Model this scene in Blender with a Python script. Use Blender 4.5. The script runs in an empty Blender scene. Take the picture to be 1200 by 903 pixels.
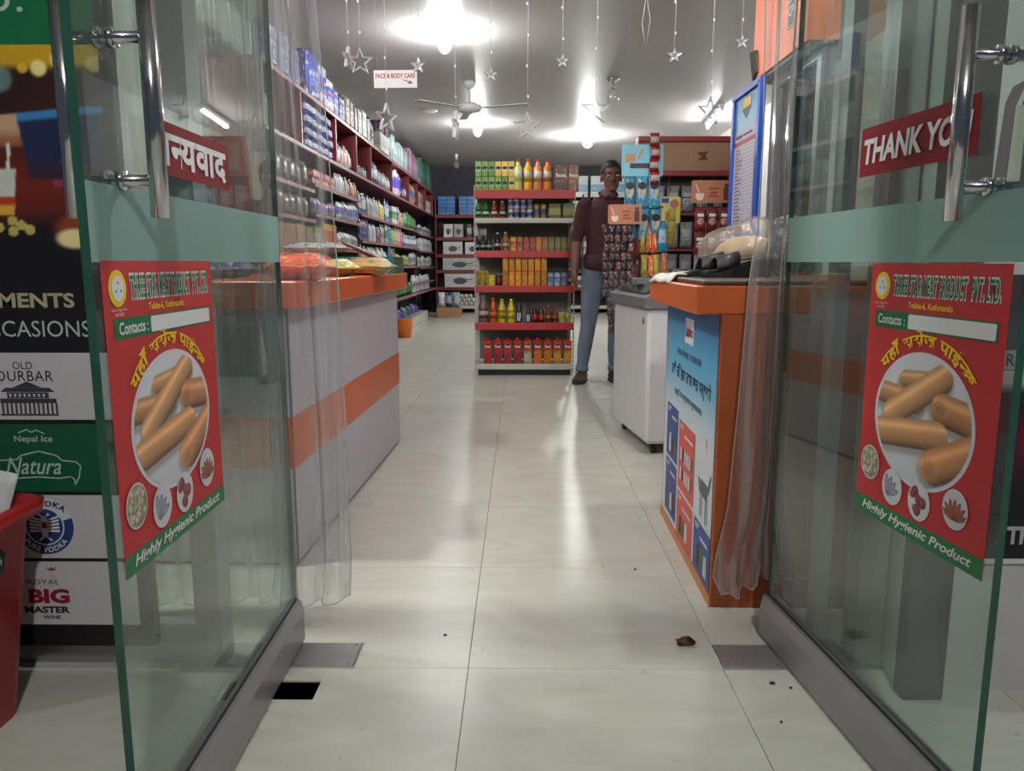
import bpy, bmesh, math, random
import numpy as np
from mathutils import Vector, Matrix
random.seed(7)
R = math.radians
SC = bpy.context.scene
COL = SC.collection
# ------------------------------------------------------------ camera, world, exposure
cam_d = bpy.data.cameras.new('camera'); cam = bpy.data.objects.new('camera', cam_d); COL.objects.link(cam)
cam.location = (0, 0, 0.945); cam.rotation_euler = (R(90 - 9.121), 0, R(0.573))
cam_d.sensor_width = 36.0; cam_d.lens = 36.0 * 900 / 1200; cam_d.clip_start = 0.02; cam_d.clip_end = 100
SC.camera = cam
w = bpy.data.worlds.new('night_sky'); SC.world = w; w.use_nodes = True
w.node_tree.nodes['Background'].inputs[0].default_value = (0.30, 0.34, 0.42, 1)
w.node_tree.nodes['Background'].inputs[1].default_value = 0.10
vs = SC.view_settings; vs.view_transform = 'Standard'; vs.look = 'None'; vs.gamma = 1.0; vs.use_curve_mapping = False
vs.exposure = 1.0
SC.cycles.transparent_max_bounces = 24; SC.cycles.max_bounces = 8
SC.cycles.sample_clamp_indirect = 4.0; SC.cycles.caustics_reflective = False; SC.cycles.caustics_refractive = False
LAMP = dict(bulb=215.0, rear=420.0, near_left=460.0, near_right=260.0, tube=80.0, outside=640.0)     # emission strength of each kind of lamp

# ------------------------------------------------------------ helpers
def lin(c):
    c = np.asarray(c, float) / 255.0
    return np.where(c <= 0.04045, c / 12.92, ((c + 0.055) / 1.055) ** 2.4)
def C(*rgb): return tuple(float(x) for x in lin(rgb)) + (1.0,)
MATS = {}
def mat(name, rgb, rough=0.5, metal=0.0, var=0.06, scale=14.0, bump=0.0, spec=0.5, coat=0.0, rnd=0.0):
    if name in MATS: return MATS[name]
    m = bpy.data.materials.new(name); m.use_nodes = True; nt = m.node_tree; b = nt.nodes['Principled BSDF']
    tc = nt.nodes.new('ShaderNodeTexCoord'); nz = nt.nodes.new('ShaderNodeTexNoise'); nz.inputs['Scale'].default_value = scale; nz.inputs['Detail'].default_value = 4
    nt.links.new(tc.outputs['Object'], nz.inputs['Vector'])
    rp = nt.nodes.new('ShaderNodeMapRange'); rp.inputs['To Min'].default_value = 1 - var * 2; rp.inputs['To Max'].default_value = 1 + var * 2
    nt.links.new(nz.outputs['Fac'], rp.inputs['Value'])
    hs = nt.nodes.new('ShaderNodeHueSaturation'); hs.inputs['Color'].default_value = C(*rgb)
    nt.links.new(rp.outputs['Result'], hs.inputs['Value'])
    if rnd:
        oi = nt.nodes.new('ShaderNodeObjectInfo'); r2 = nt.nodes.new('ShaderNodeMapRange'); r2.inputs['To Min'].default_value = 0.5 - rnd; r2.inputs['To Max'].default_value = 0.5 + rnd
        nt.links.new(oi.outputs['Random'], r2.inputs['Value']); nt.links.new(r2.outputs['Result'], hs.inputs['Hue'])
    nt.links.new(hs.outputs['Color'], b.inputs['Base Color'])
    b.inputs['Roughness'].default_value = rough; b.inputs['Metallic'].default_value = metal; b.inputs['Specular IOR Level'].default_value = spec
    b.inputs['Coat Weight'].default_value = coat
    if bump:
        bp = nt.nodes.new('ShaderNodeBump'); bp.inputs['Strength'].default_value = bump; bp.inputs['Distance'].default_value = 0.01
        nt.links.new(nz.outputs['Fac'], bp.inputs['Height']); nt.links.new(bp.outputs['Normal'], b.inputs['Normal'])
    MATS[name] = m; return m
def pack(name, c1, c2, c3, rough=0.35, lo=0.3, hi=0.72, blob=7.0, bump=0.0):
    """printed packaging: a band of c2 on c1 with irregular marks of c3"""
    if name in MATS: return MATS[name]
    m = bpy.data.materials.new(name); m.use_nodes = True; nt = m.node_tree; b = nt.nodes['Principled BSDF']; L = nt.links.new
    tc = nt.nodes.new('ShaderNodeTexCoord'); sp = nt.nodes.new('ShaderNodeSeparateXYZ'); L(tc.outputs['Generated'], sp.inputs[0])
    r = nt.nodes.new('ShaderNodeValToRGB'); r.color_ramp.interpolation = 'CONSTANT'; e = r.color_ramp.elements
    e[0].color = C(*c1); e[1].position = lo; e[1].color = C(*c2); k = e.new(hi); k.color = C(*c1)
    L(sp.outputs['Z'], r.inputs[0])
    nz = nt.nodes.new('ShaderNodeTexNoise'); nz.inputs['Scale'].default_value = blob; nz.inputs['Detail'].default_value = 3; L(tc.outputs['Generated'], nz.inputs['Vector'])
    t = nt.nodes.new('ShaderNodeValToRGB'); t.color_ramp.elements[0].position = 0.57; t.color_ramp.elements[1].position = 0.61; L(nz.outputs['Fac'], t.inputs[0])
    mx = nt.nodes.new('ShaderNodeMixRGB'); L(t.outputs['Color'], mx.inputs['Fac']); L(r.outputs['Color'], mx.inputs[1]); mx.inputs[2].default_value = C(*c3)
    oi = nt.nodes.new('ShaderNodeObjectInfo'); vr = nt.nodes.new('ShaderNodeMapRange'); vr.inputs['To Min'].default_value = 0.5; vr.inputs['To Max'].default_value = 1.0; L(oi.outputs['Random'], vr.inputs[0])
    hs = nt.nodes.new('ShaderNodeHueSaturation'); hs.inputs['Saturation'].default_value = 1.04; L(vr.outputs[0], hs.inputs['Value']); L(mx.outputs[0], hs.inputs['Color']); L(hs.outputs[0], b.inputs['Base Color']); b.inputs['Roughness'].default_value = rough
    if bump:
        n2 = nt.nodes.new('ShaderNodeTexNoise'); n2.inputs['Scale'].default_value = 6; L(tc.outputs['Generated'], n2.inputs['Vector'])
        bp = nt.nodes.new('ShaderNodeBump'); bp.inputs['Strength'].default_value = bump; bp.inputs['Distance'].default_value = 0.03
        L(n2.outputs['Fac'], bp.inputs['Height']); L(bp.outputs['Normal'], b.inputs['Normal'])
    MATS[name] = m; return m
def emit(name, rgb, strength):
    if name in MATS: return MATS[name]
    m = bpy.data.materials.new(name); m.use_nodes = True; nt = m.node_tree; b = nt.nodes['Principled BSDF']
    b.inputs['Emission Color'].default_value = C(*rgb); b.inputs['Emission Strength'].default_value = strength; MATS[name] = m; return m
def glassy(name, tint, refl=0.06, rough=0.02, diff=0.0, diffcol=(200, 215, 210), bump=0.0, bscale=(3, 3, 3), tl=0.5, vmix=0.0):
    """thin clear sheet: tinted see-through + fresnel reflection + a milky share"""
    if name in MATS: return MATS[name]
    m = bpy.data.materials.new(name); m.use_nodes = True; nt = m.node_tree; L = nt.links.new
    nt.nodes.remove(nt.nodes['Principled BSDF']); out = nt.nodes['Material Output']
    tr = nt.nodes.new('ShaderNodeBsdfTransparent'); tr.inputs[0].default_value = C(*tint)
    gl = nt.nodes.new('ShaderNodeBsdfGlossy'); gl.inputs['Roughness'].default_value = rough
    lw = nt.nodes.new('ShaderNodeFresnel'); gm_ = nt.nodes.new('ShaderNodeNewGeometry'); io = nt.nodes.new('ShaderNodeMapRange'); io.inputs['To Min'].default_value = 1.45; io.inputs['To Max'].default_value = 1 / 1.45
    L(gm_.outputs['Backfacing'], io.inputs[0]); L(io.outputs[0], lw.inputs['IOR'])     # same thin-sheet fresnel on both faces
    sc = nt.nodes.new('ShaderNodeMath'); sc.operation = 'MULTIPLY'; sc.inputs[1].default_value = refl / 0.04; L(lw.outputs[0], sc.inputs[0]); sc.use_clamp = True
    cur = tr
    tc = nt.nodes.new('ShaderNodeTexCoord'); mp = nt.nodes.new('ShaderNodeMapping'); mp.inputs['Scale'].default_value = bscale; L(tc.outputs['Object'], mp.inputs[0])
    nz = nt.nodes.new('ShaderNodeTexNoise'); nz.inputs['Scale'].default_value = 2.0; nz.inputs['Detail'].default_value = 3; L(mp.outputs[0], nz.inputs['Vector'])
    if diff:
        df = nt.nodes.new('ShaderNodeBsdfDiffuse'); df.inputs[0].default_value = C(*diffcol)
        tn = nt.nodes.new('ShaderNodeBsdfTranslucent'); tn.inputs[0].default_value = C(*diffcol)
        dd = nt.nodes.new('ShaderNodeMixShader'); dd.inputs[0].default_value = tl; L(df.outputs[0], dd.inputs[1]); L(tn.outputs[0], dd.inputs[2])
        mx = nt.nodes.new('ShaderNodeMixShader'); mx.inputs[0].default_value = diff
        if vmix:
            mr = nt.nodes.new('ShaderNodeMapRange'); mr.inputs['From Min'].default_value = 0.35; mr.inputs['From Max'].default_value = 0.7; mr.inputs['To Min'].default_value = max(0, diff - vmix); mr.inputs['To Max'].default_value = diff + vmix
            L(nz.outputs['Fac'], mr.inputs[0]); L(mr.outputs[0], mx.inputs[0])
        L(tr.outputs[0], mx.inputs[1]); L(dd.outputs[0], mx.inputs[2]); cur = mx
    if bump:
        bp = nt.nodes.new('ShaderNodeBump'); bp.inputs['Strength'].default_value = bump; bp.inputs['Distance'].default_value = 0.02
        L(nz.outputs['Fac'], bp.inputs['Height']); L(bp.outputs[0], gl.inputs['Normal']); L(bp.outputs[0], lw.inputs['Normal'])
    m2 = nt.nodes.new('ShaderNodeMixShader'); L(sc.outputs[0], m2.inputs[0]); L(cur.outputs[0], m2.inputs[1]); L(gl.outputs[0], m2.inputs[2]); L(m2.outputs[0], out.inputs[0])
    MATS[name] = m; return m
def painted(name='print_ink', rough=0.45):
    if name in MATS: return MATS[name]
    m = bpy.data.materials.new(name); m.use_nodes = True; nt = m.node_tree; a = nt.nodes.new('ShaderNodeVertexColor'); a.layer_name = 'ink'
    nt.links.new(a.outputs[0], nt.nodes['Principled BSDF'].inputs['Base Color']); nt.nodes['Principled BSDF'].inputs['Roughness'].default_value = rough
    MATS[name] = m; return m

class MB:
    def __init__(s): s.v = []; s.f = []; s.sm = []
    def add(s, vs, fs, smooth=False):
        o = len(s.v); s.v += [tuple(v) for v in vs]; s.f += [tuple(i + o for i in f) for f in fs]; s.sm += [smooth] * len(fs); return s
    def box(s, x0, x1, y0, y1, z0, z1):
        return s.add([(x0,y0,z0),(x1,y0,z0),(x1,y1,z0),(x0,y1,z0),(x0,y0,z1),(x1,y0,z1),(x1,y1,z1),(x0,y1,z1)],
                     [(0,3,2,1),(4,5,6,7),(0,1,5,4),(1,2,6,5),(2,3,7,6),(3,0,4,7)])
    def cbox(s, x0, x1, y0, y1, z0, z1, c=0.004):
        """box with chamfered edges"""
        X, Y, Z = (x0, x1), (y0, y1), (z0, z1); vs = []; idx = {}
        for i in (0, 1):
            for j in (0, 1):
                for k in (0, 1):
                    a, b, d = (1 if i == 0 else -1), (1 if j == 0 else -1), (1 if k == 0 else -1)
                    for ax in range(3):
                        p = [X[i] + a * c, Y[j] + b * c, Z[k] + d * c]; p[ax] = (X[i], Y[j], Z[k])[ax]
                        idx[i, j, k, ax] = len(vs); vs.append(tuple(p))
        fs = []
        for ax in range(3):
            o = [a for a in range(3) if a != ax]
            for side in (0, 1):
                q = []
                for u, t in ((0,0),(1,0),(1,1),(0,1)):
                    k = [0,0,0]; k[ax] = side; k[o[0]] = u; k[o[1]] = t; q.append(idx[k[0],k[1],k[2],ax])
                fs.append(q)
            for u in (0, 1):
                for t in (0, 1):
                    k0 = [0,0,0]; k0[o[0]] = u; k0[o[1]] = t; k1 = list(k0); k1[ax] = 1
                    fs.append([idx[(*k0, o[0])], idx[(*k0, o[1])], idx[(*k1, o[1])], idx[(*k1, o[0])]])
        for i in (0,1):
            for j in (0,1):
                for k in (0,1): fs.append([idx[i,j,k,0], idx[i,j,k,1], idx[i,j,k,2]])
        return s.add(vs, fs)
    def tube(s, pts, r, n=8, cap=True):
        pts = [Vector(p) for p in pts]; rs = r if isinstance(r, (list, tuple)) else [r] * len(pts); vs = []; up = None
        for i, p in enumerate(pts):
            d = (pts[min(i + 1, len(pts) - 1)] - pts[max(i - 1, 0)]).normalized()
            if up is None: up = Vector((0, 0, 1)) if abs(d.z) < 0.9 else Vector((1, 0, 0))
            a = d.cross(up).normalized(); b = a.cross(d).normalized(); up = b
            for k in range(n):
                t = 2 * math.pi * k / n; vs.append(p + (a * math.cos(t) + b * math.sin(t)) * rs[i])
        fs = []
        for i in range(len(pts) - 1):
            for k in range(n): fs.append((i*n+k, i*n+(k+1)%n, (i+1)*n+(k+1)%n, (i+1)*n+k))
        if cap: fs += [tuple(range(n))[::-1], tuple(range((len(pts)-1)*n, len(pts)*n))]
        return s.add(vs, fs, True)
    def lathe(s, prof, n=12, c=(0,0,0), sx=1.0, sy=1.0):
        vs = []; m = len(prof)
        for r, z in prof:
            for k in range(n):
                t = 2 * math.pi * (k + 0.5) / n; vs.append((c[0] + r * math.cos(t) * sx, c[1] + r * math.sin(t) * sy, c[2] + z))
        fs = [(i*n+k, i*n+(k+1)%n, (i+1)*n+(k+1)%n, (i+1)*n+k) for i in range(m-1) for k in range(n)]
        fs += [tuple(range(n))[::-1], tuple(range((m-1)*n, m*n))]
        return s.add(vs, fs, True)
    def ball(s, c, r, n=10, m=7):
        rx, ry, rz = r if isinstance(r, (tuple, list)) else (r, r, r)
        vs = [(c[0], c[1], c[2] - rz)]
        for i in range(1, m):
            t = math.pi * i / m - math.pi / 2
            for k in range(n):
                a = 2 * math.pi * k / n; vs.append((c[0] + rx*math.cos(t)*math.cos(a), c[1] + ry*math.cos(t)*math.sin(a), c[2] + rz*math.sin(t)))
        vs.append((c[0], c[1], c[2] + rz)); T = len(vs) - 1
        fs = [(0, 1 + (k+1) % n, 1 + k) for k in range(n)]
        for i in range(m - 2):
            for k in range(n): fs.append((1+i*n+k, 1+i*n+(k+1)%n, 1+(i+1)*n+(k+1)%n, 1+(i+1)*n+k))
        fs += [(1+(m-2)*n+k, 1+(m-2)*n+(k+1)%n, T) for k in range(n)]
        return s.add(vs, fs, True)
    def prism(s, poly, a0, a1, axis=2):
        def P(u, v, w): return (u, v, w) if axis == 2 else ((u, w, v) if axis == 1 else (w, u, v))
        n = len(poly); vs = [P(u, v, a0) for u, v in poly] + [P(u, v, a1) for u, v in poly]
        return s.add(vs, [tuple(range(n))[::-1], tuple(range(n, 2*n))] + [(i, (i+1)%n, n+(i+1)%n, n+i) for i in range(n)])
    def pillow(s, w, h, t, nx=8, nz=9, flat=0.06, wob=0.0, seed=1):
        """sealed bag standing in the xz plane, base at z = 0, thickness along y"""
        rg = random.Random(seed); vs = []; fs = []
        def th(u, v):
            e = max(0, 1 - (abs(u)) ** 3.2); q = max(0, min(1, (v - flat) / 0.22)) * max(0, min(1, (1 - flat - v) / 0.22)); return t / 2 * e ** 0.6 * math.sin(q * math.pi / 2)
        for sd in (-1, 1):
            for j in range(nz + 1):
                v = j / nz
                for i in range(nx + 1):
                    u = 2 * i / nx - 1; pin = 1 - 0.06 * math.sin(math.pi * v)
                    vs.append((u * w / 2 * pin, sd * (th(u, v) + 0.0008) + (rg.uniform(-wob, wob) if 0 < i < nx and 0 < j < nz else 0), v * h))
        N = (nx + 1) * (nz + 1)
        for j in range(nz):
            for i in range(nx):
                a = j * (nx + 1) + i; q = (a, a + 1, a + nx + 2, a + nx + 1)
                fs.append(q); fs.append(tuple(N + k for k in q[::-1]))
        bd = [i for i in range(nx + 1)] + [j*(nx+1)+nx for j in range(1, nz+1)] + [nz*(nx+1)+i for i in range(nx-1, -1, -1)] + [j*(nx+1) for j in range(nz-1, 0, -1)]
        for a, b in zip(bd, bd[1:] + bd[:1]): fs.append((b, a, N + a, N + b))
        return s.add(vs, fs, True)
    def mesh(s, name):
        me = bpy.data.meshes.new(name); me.from_pydata(s.v, [], s.f)
        me.polygons.foreach_set('use_smooth', s.sm); me.update(); return me
    def obj(s, name, m, parent=None, loc=None): return mk(name, s.mesh(name), m, parent, loc)
def mk(name, me, m, parent=None, loc=None):
    o = bpy.data.objects.new(name, me); COL.objects.link(o)
    if m is not None:
        me.materials.clear(); me.materials.append(m)
    if parent is not None: o.parent = parent
    if loc is not None: o.location = loc
    return o
def recalc(me):
    bm = bmesh.new(); bm.from_mesh(me); bmesh.ops.recalc_face_normals(bm, faces=bm.faces); bm.to_mesh(me); bm.free(); return me
def tag(o, label, cat, group=None, kind=None):
    o['label'] = label; o['category'] = cat
    if group: o['group'] = group
    if kind: o['kind'] = kind
    return o
def struct(o, label=None):
    o['kind'] = 'structure'
    if label: o['label'] = label
    return o
def thing(name, label, cat, loc=(0,0,0), rz=0.0, group=None):
    o = bpy.data.objects.new(name, None); COL.objects.link(o); o.location = loc; o.rotation_euler = (0, 0, rz); o.empty_display_size = 0.05
    return tag(o, label, cat, group)
def dup(root, loc, rz=0.0, label=None, group=None, scale=None):
    r = root.copy(); COL.objects.link(r); r.location = loc; r.rotation_euler = (0, 0, rz)
    if scale: r.scale = scale
    if label: r['label'] = label
    if group: r['group'] = group
    for ch in root.children:
        c = ch.copy(); COL.objects.link(c); c.parent = r
        for g in ch.children:
            d = g.copy(); COL.objects.link(d); d.parent = c
    return r
# flat printed sheets: local x right, y up, z out of the sheet
def panel(name, label, cat, origin, ux, uy=(0, 0, 1), group=None, parent=None):
    o = bpy.data.objects.new(name, None); COL.objects.link(o); ux = Vector(ux).normalized(); uy = Vector(uy).normalized(); n = ux.cross(uy)
    M = Matrix((ux, uy, n)).transposed().to_4x4(); M.translation = origin; o.matrix_world = M; o.empty_display_size = 0.05
    if parent: o.parent = parent
    if label: tag(o, label, cat, group)
    return o
LZ = 0.0006
def flat(name, pts, m, parent, z=1.0):
    me = bpy.data.meshes.new(name); me.from_pydata([(x, y, z * LZ) for x, y in pts], [], [tuple(range(len(pts)))]); me.update(); return mk(name, me, m, parent)
def flats(name, polys, m, parent, z=1.0):
    b = MB()
    for p in polys: b.add([(x, y, z * LZ) for x, y in p], [tuple(range(len(p)))])
    return b.obj(name, m, parent)
def rc(x0, x1, y0, y1): return [(x0, y0), (x1, y0), (x1, y1), (x0, y1)]
def rrc(x0, x1, y0, y1, r, n=5):
    o = []
    for cx, cy, a in ((x1-r, y0+r, -90), (x1-r, y1-r, 0), (x0+r, y1-r, 90), (x0+r, y0+r, 180)):
        for k in range(n + 1): t = R(a + 90 * k / n); o.append((cx + r * math.cos(t), cy + r * math.sin(t)))
    return o
def el(cx, cy, rx, ry=None, n=36):
    ry = ry or rx; return [(cx + rx * math.cos(2*math.pi*k/n), cy + ry * math.sin(2*math.pi*k/n)) for k in range(n)]
def ring(cx, cy, r0, r1, n=40, ky=1.0):
    q = []
    for k in range(n):
        a, b = 2*math.pi*k/n, 2*math.pi*(k+1)/n
        q.append([(cx+r0*math.cos(a), cy+ky*r0*math.sin(a)), (cx+r1*math.cos(a), cy+ky*r1*math.sin(a)), (cx+r1*math.cos(b), cy+ky*r1*math.sin(b)), (cx+r0*math.cos(b), cy+ky*r0*math.sin(b))])
    return q
def glyphs(s, bold=0.0, shear=0.0, space=1.0):
    c = bpy.data.curves.new('lettering', 'FONT'); c.body = s; c.resolution_u = 3; c.offset = bold; c.shear = shear; c.space_character = space
    o = bpy.data.objects.new('lettering', c); COL.objects.link(o)
    me = bpy.data.meshes.new_from_object(o.evaluated_get(bpy.context.evaluated_depsgraph_get()))
    bpy.data.objects.remove(o); bpy.data.curves.remove(c); return me
def deva(tokens, bold=0.0):
    """Devanagari: tokens are strings; one ending in '|' is a half form (its right stem cut off)"""
    V = []; F = []; x = 0.0
    for t in tokens:
        if t == ' ': x += 0.3; continue
        half = t.endswith('|'); me = glyphs(t.rstrip('|'), bold); bm = bmesh.new(); bm.from_mesh(me)
        xs = [v.co.x for v in bm.verts]; x1 = max(xs)
        if half:
            bmesh.ops.bisect_plane(bm, geom=bm.verts[:] + bm.edges[:] + bm.faces[:], plane_co=(x1 - 0.19 - bold, 0, 0), plane_no=(1, 0, 0), clear_outer=True); x1 -= 0.19 + bold
        bm.verts.index_update(); o = len(V)
        V += [(v.co.x + x, v.co.y) for v in bm.verts]; F += [tuple(v.index + o for v in f.verts) for f in bm.faces]
        bm.free(); bpy.data.meshes.remove(me); x += x1 - (0.01 if not half else 0.0)
    me = bpy.data.meshes.new('lettering'); me.from_pydata([(a, b, 0) for a, b in V], [], F); return me
def write(me, cx, cy, w, h, m, parent, z=2.0, name='lettering', arc=None, slope=0.0):
    """fit glyph mesh into a w x h box centred at (cx, cy); arc = radius bends it over a circle"""
    P = np.empty(len(me.vertices) * 3); me.vertices.foreach_get('co', P); P = P.reshape(-1, 3)
    lo, hi = P.min(0), P.max(0); s = np.where(hi - lo > 1e-6, hi - lo, 1)
    x = ((P[:, 0] - lo[0]) / s[0] - 0.5) * w; y = ((P[:, 1] - lo[1]) / s[1] - 0.5) * h
    if arc:
        a = x / arc; r = arc + y; x, y = r * np.sin(a), r * np.cos(a) - arc
    P[:, 0] = x + cx; P[:, 1] = y + cy + slope * x; P[:, 2] = z * LZ
    me.vertices.foreach_set('co', P.ravel()); me.update(); return mk(name, me, m, parent)
def T(s, cx, cy, w, h, m, parent, z=2.0, bold=0.0, shear=0.0, space=1.0, **k): return write(glyphs(s, bold, shear, space), cx, cy, w, h, m, parent, z, **k)
def T_outlined(s, cx, cy, w, h, m_in, m_out, parent, z, bold, out, **k):
    a = glyphs(s, bold, **k); b = glyphs(s, bold + out, **k); ext = []
    for q in (a, b):
        P = np.empty(len(q.vertices) * 3); q.vertices.foreach_get('co', P); P = P.reshape(-1, 3); ext.append(P.max(0) - P.min(0))
    write(b, cx, cy, w * ext[1][0] / ext[0][0], h * ext[1][1] / ext[0][1], m_out, parent, z, 'lettering_outline'); return write(a, cx, cy, w, h, m_in, parent, z + 1.2)
def paint(name, x0, x1, y0, y1, nx, ny, fn, parent, z=1.0, mask=None):
    """a printed picture: fn(x, y) -> sRGB rows, stored as ink colour on a fine sheet"""
    gx, gy = np.meshgrid(np.linspace(x0, x1, nx + 1), np.linspace(y0, y1, ny + 1)); x, y = gx.ravel(), gy.ravel()
    col = lin(np.clip(fn(x, y), 0, 255)); i = np.arange(nx * ny); a = (i // nx) * (nx + 1) + i % nx
    F = np.stack([a, a + 1, a + nx + 2, a + nx + 1], 1)
    if mask is not None:
        k = mask(x[F].mean(1), y[F].mean(1)); F = F[k]
    me = bpy.data.meshes.new(name); me.from_pydata(np.stack([x, y, np.full_like(x, z * LZ)], 1).tolist(), [], F.tolist())
    at = me.color_attributes.new('ink', 'FLOAT_COLOR', 'POINT'); at.data.foreach_set('color', np.concatenate([col, np.ones((len(x), 1))], 1).ravel()); me.update()
    return mk(name, me, painted(), parent)
def over(img, rgb, a):
    return img * (1 - a[:, None]) + np.array(rgb, float) * a[:, None]
def sstep(e0, e1, x):
    t = np.clip((x - e0) / (e1 - e0), 0, 1); return t * t * (3 - 2 * t)
# ------------------------------------------------------------ common materials
ALU = mat('brushed_aluminium', (168, 166, 170), 0.42, 0.75, 0.04, 6)
CHROME = mat('polished_steel', (205, 205, 208), 0.12, 1.0, 0.02)
WHITE = mat('white_ink', (225, 226, 228), 0.5, var=0.02); BLACK = mat('black_ink', (24, 23, 26), 0.5, var=0.03)
MAROON = mat('maroon_laminate', (112, 36, 40), 0.4, var=0.08, scale=5)
REDPAINT = mat('red_enamel', (168, 42, 44), 0.4, var=0.06)
ORANGE = mat('orange_laminate', (204, 94, 46), 0.32, var=0.06, scale=4)
DARKSTEEL = mat('dark_shelf_steel', (70, 68, 72), 0.5, 0.2)
CREAM = mat('cream_shelf_steel', (188, 186, 176), 0.5)
CARD = mat('brown_cardboard', (150, 118, 84), 0.8, var=0.08)
# ------------------------------------------------------------ floor of single tiles with recessed joints
def tile_material():
    m = bpy.data.materials.new('polished_beige_tile'); m.use_nodes = True; nt = m.node_tree; L = nt.links.new; b = nt.nodes['Principled BSDF']
    tc = nt.nodes.new('ShaderNodeTexCoord'); oi = nt.nodes.new('ShaderNodeObjectInfo'); ad = nt.nodes.new('ShaderNodeVectorMath'); ad.operation = 'ADD'
    ml = nt.nodes.new('ShaderNodeVectorMath'); ml.operation = 'SCALE'; L(oi.outputs['Random'], ml.inputs['Scale']); ml.inputs[0].default_value = (37, 21, 9)
    L(tc.outputs['Object'], ad.inputs[0]); L(ml.outputs[0], ad.inputs[1])
    mp = nt.nodes.new('ShaderNodeMapping'); mp.inputs['Scale'].default_value = (2.2, 5, 1); mp.inputs['Rotation'].default_value = (0, 0, 0.6); L(ad.outputs[0], mp.inputs[0])
    nz = nt.nodes.new('ShaderNodeTexNoise'); nz.inputs['Scale'].default_value = 1.6; nz.inputs['Detail'].default_value = 7; nz.inputs['Distortion'].default_value = 1.2; L(mp.outputs[0], nz.inputs['Vector'])
    r = nt.nodes.new('ShaderNodeValToRGB'); e = r.color_ramp.elements; e[0].position = 0.3; e[0].color = C(186, 185, 174); e[1].position = 0.7; e[1].color = C(202, 202, 192); L(nz.outputs['Fac'], r.inputs[0])
    n2 = nt.nodes.new('ShaderNodeTexNoise'); n2.inputs['Scale'].default_value = 22; n2.inputs['Detail'].default_value = 6; L(ad.outputs[0], n2.inputs['Vector'])
    t2 = nt.nodes.new('ShaderNodeValToRGB'); t2.color_ramp.elements[0].position = 0.69; t2.color_ramp.elements[1].position = 0.76; L(n2.outputs['Fac'], t2.inputs[0])
    mx = nt.nodes.new('ShaderNodeMixRGB'); mx.inputs[2].default_value = C(150, 136, 120); L(t2.outputs[0], mx.inputs[0]); L(r.outputs[0], mx.inputs[1]); L(mx.outputs[0], b.inputs['Base Color'])
    rr = nt.nodes.new('ShaderNodeMapRange'); rr.inputs['To Min'].default_value = 0.27; rr.inputs['To Max'].default_value = 0.38; L(nz.outputs['Fac'], rr.inputs[0]); L(rr.outputs[0], b.inputs['Roughness'])
    b.inputs['Specular IOR Level'].default_value = 0.42; return m
TILE = tile_material()
HX0, HX1, HY0, HY1 = -0.60, -0.452, 1.546, 1.622
X0T, Y0T, TX, TY = -0.12, 1.682, 0.6, 0.605
base = MB()
base.box(-2.2, HX0, -1.6, 15, -0.05, -0.004).box(HX1, 3.0, -1.6, 15, -0.05, -0.004).box(HX0, HX1, -1.6, HY0, -0.05, -0.004).box(HX0, HX1, HY1, 15, -0.05, -0.004)
floor = struct(base.obj('floor', mat('joint_grout', (112, 104, 94), 0.9)), 'polished beige stone tile floor')
tm = MB().cbox(0.0007, TX - 0.0007, 0.0007, TY - 0.0007, -0.01, 0, 0.0006).mesh('tile'); tm.materials.append(TILE)
hx0, hx1 = HX0 + 0.72, HX1 + 0.72; hy0, hy1 = HY0 - Y0T + TY, HY1 - Y0T + TY; g = 0.0007
hm = MB().box(g, hx0, g, TY-g, -0.01, 0).box(hx1, TX-g, g, TY-g, -0.01, 0).box(hx0, hx1, g, hy0, -0.01, 0).box(hx0, hx1, hy1, TY-g, -0.01, 0).mesh('tile'); hm.materials.append(TILE)
for i in range(-3, 5):
    for j in range(-5, 22):
        me = hm if (i, j) == (-1, -1) else tm
        o = bpy.data.objects.new('tile', me); COL.objects.link(o); o.parent = floor; o.location = (X0T + i * TX, Y0T + j * TY, 0)
rec = MB().box(HX0-.005, HX1+.005, HY0-.005, HY1+.005, -0.09, -0.085).box(HX0-.006, HX0, HY0, HY1, -0.09, -0.004).box(HX1, HX1+.006, HY0, HY1, -0.09, -0.004).box(HX0, HX1, HY0-.006, HY0, -0.09, -0.004).box(HX0, HX1, HY1, HY1+.006, -0.09, -0.004)
rec.obj('floor_recess', mat('damp_concrete', (58, 52, 46), 0.9, var=0.15, bump=0.4), floor)
MB().box(HX0+.012, HX1-.035, HY0+.004, HY1-.03, -0.085, -0.03).obj('recess_block', mat('dark_rubber', (22, 21, 20), 0.8), floor)
# ------------------------------------------------------------ room shell
PLASTER = mat('grey_white_plaster', (196, 193, 190), 0.7, var=0.05, scale=1.6)
CEIL = mat('satin_white_ceiling', (188, 184, 183), 0.42, var=0.06, scale=0.9)
struct(MB().box(-2.0, 3.0, 1.75, 15.0, 2.70, 2.80).obj('ceiling', CEIL), 'smooth grey white ceiling')
struct(MB().box(-2.08, -2.0, 1.75, 15.08, 0, 2.8).obj('wall_left', PLASTER)); struct(MB().box(2.8, 2.88, 1.75, 15.08, 0, 2.8).obj('wall_right', PLASTER))
struct(MB().box(-2.08, 2.88, 14.95, 15.05, 0, 2.8).obj('wall_back', mat('dark_back_wall', (60, 60, 70), 0.8)))
struct(MB().box(-0.74, 0.86, 1.74, 1.86, 2.18, 2.8).box(-2.08, -0.74, 1.72, 1.86, 2.18, 2.8).obj('wall_front', PLASTER), 'plaster strip above the glass shop front')
struct(MB().box(-2.6, 3.0, -1.6, 1.72, 2.85, 2.95).obj('porch_ceiling', PLASTER), 'plaster ceiling over the shop step')
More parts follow.
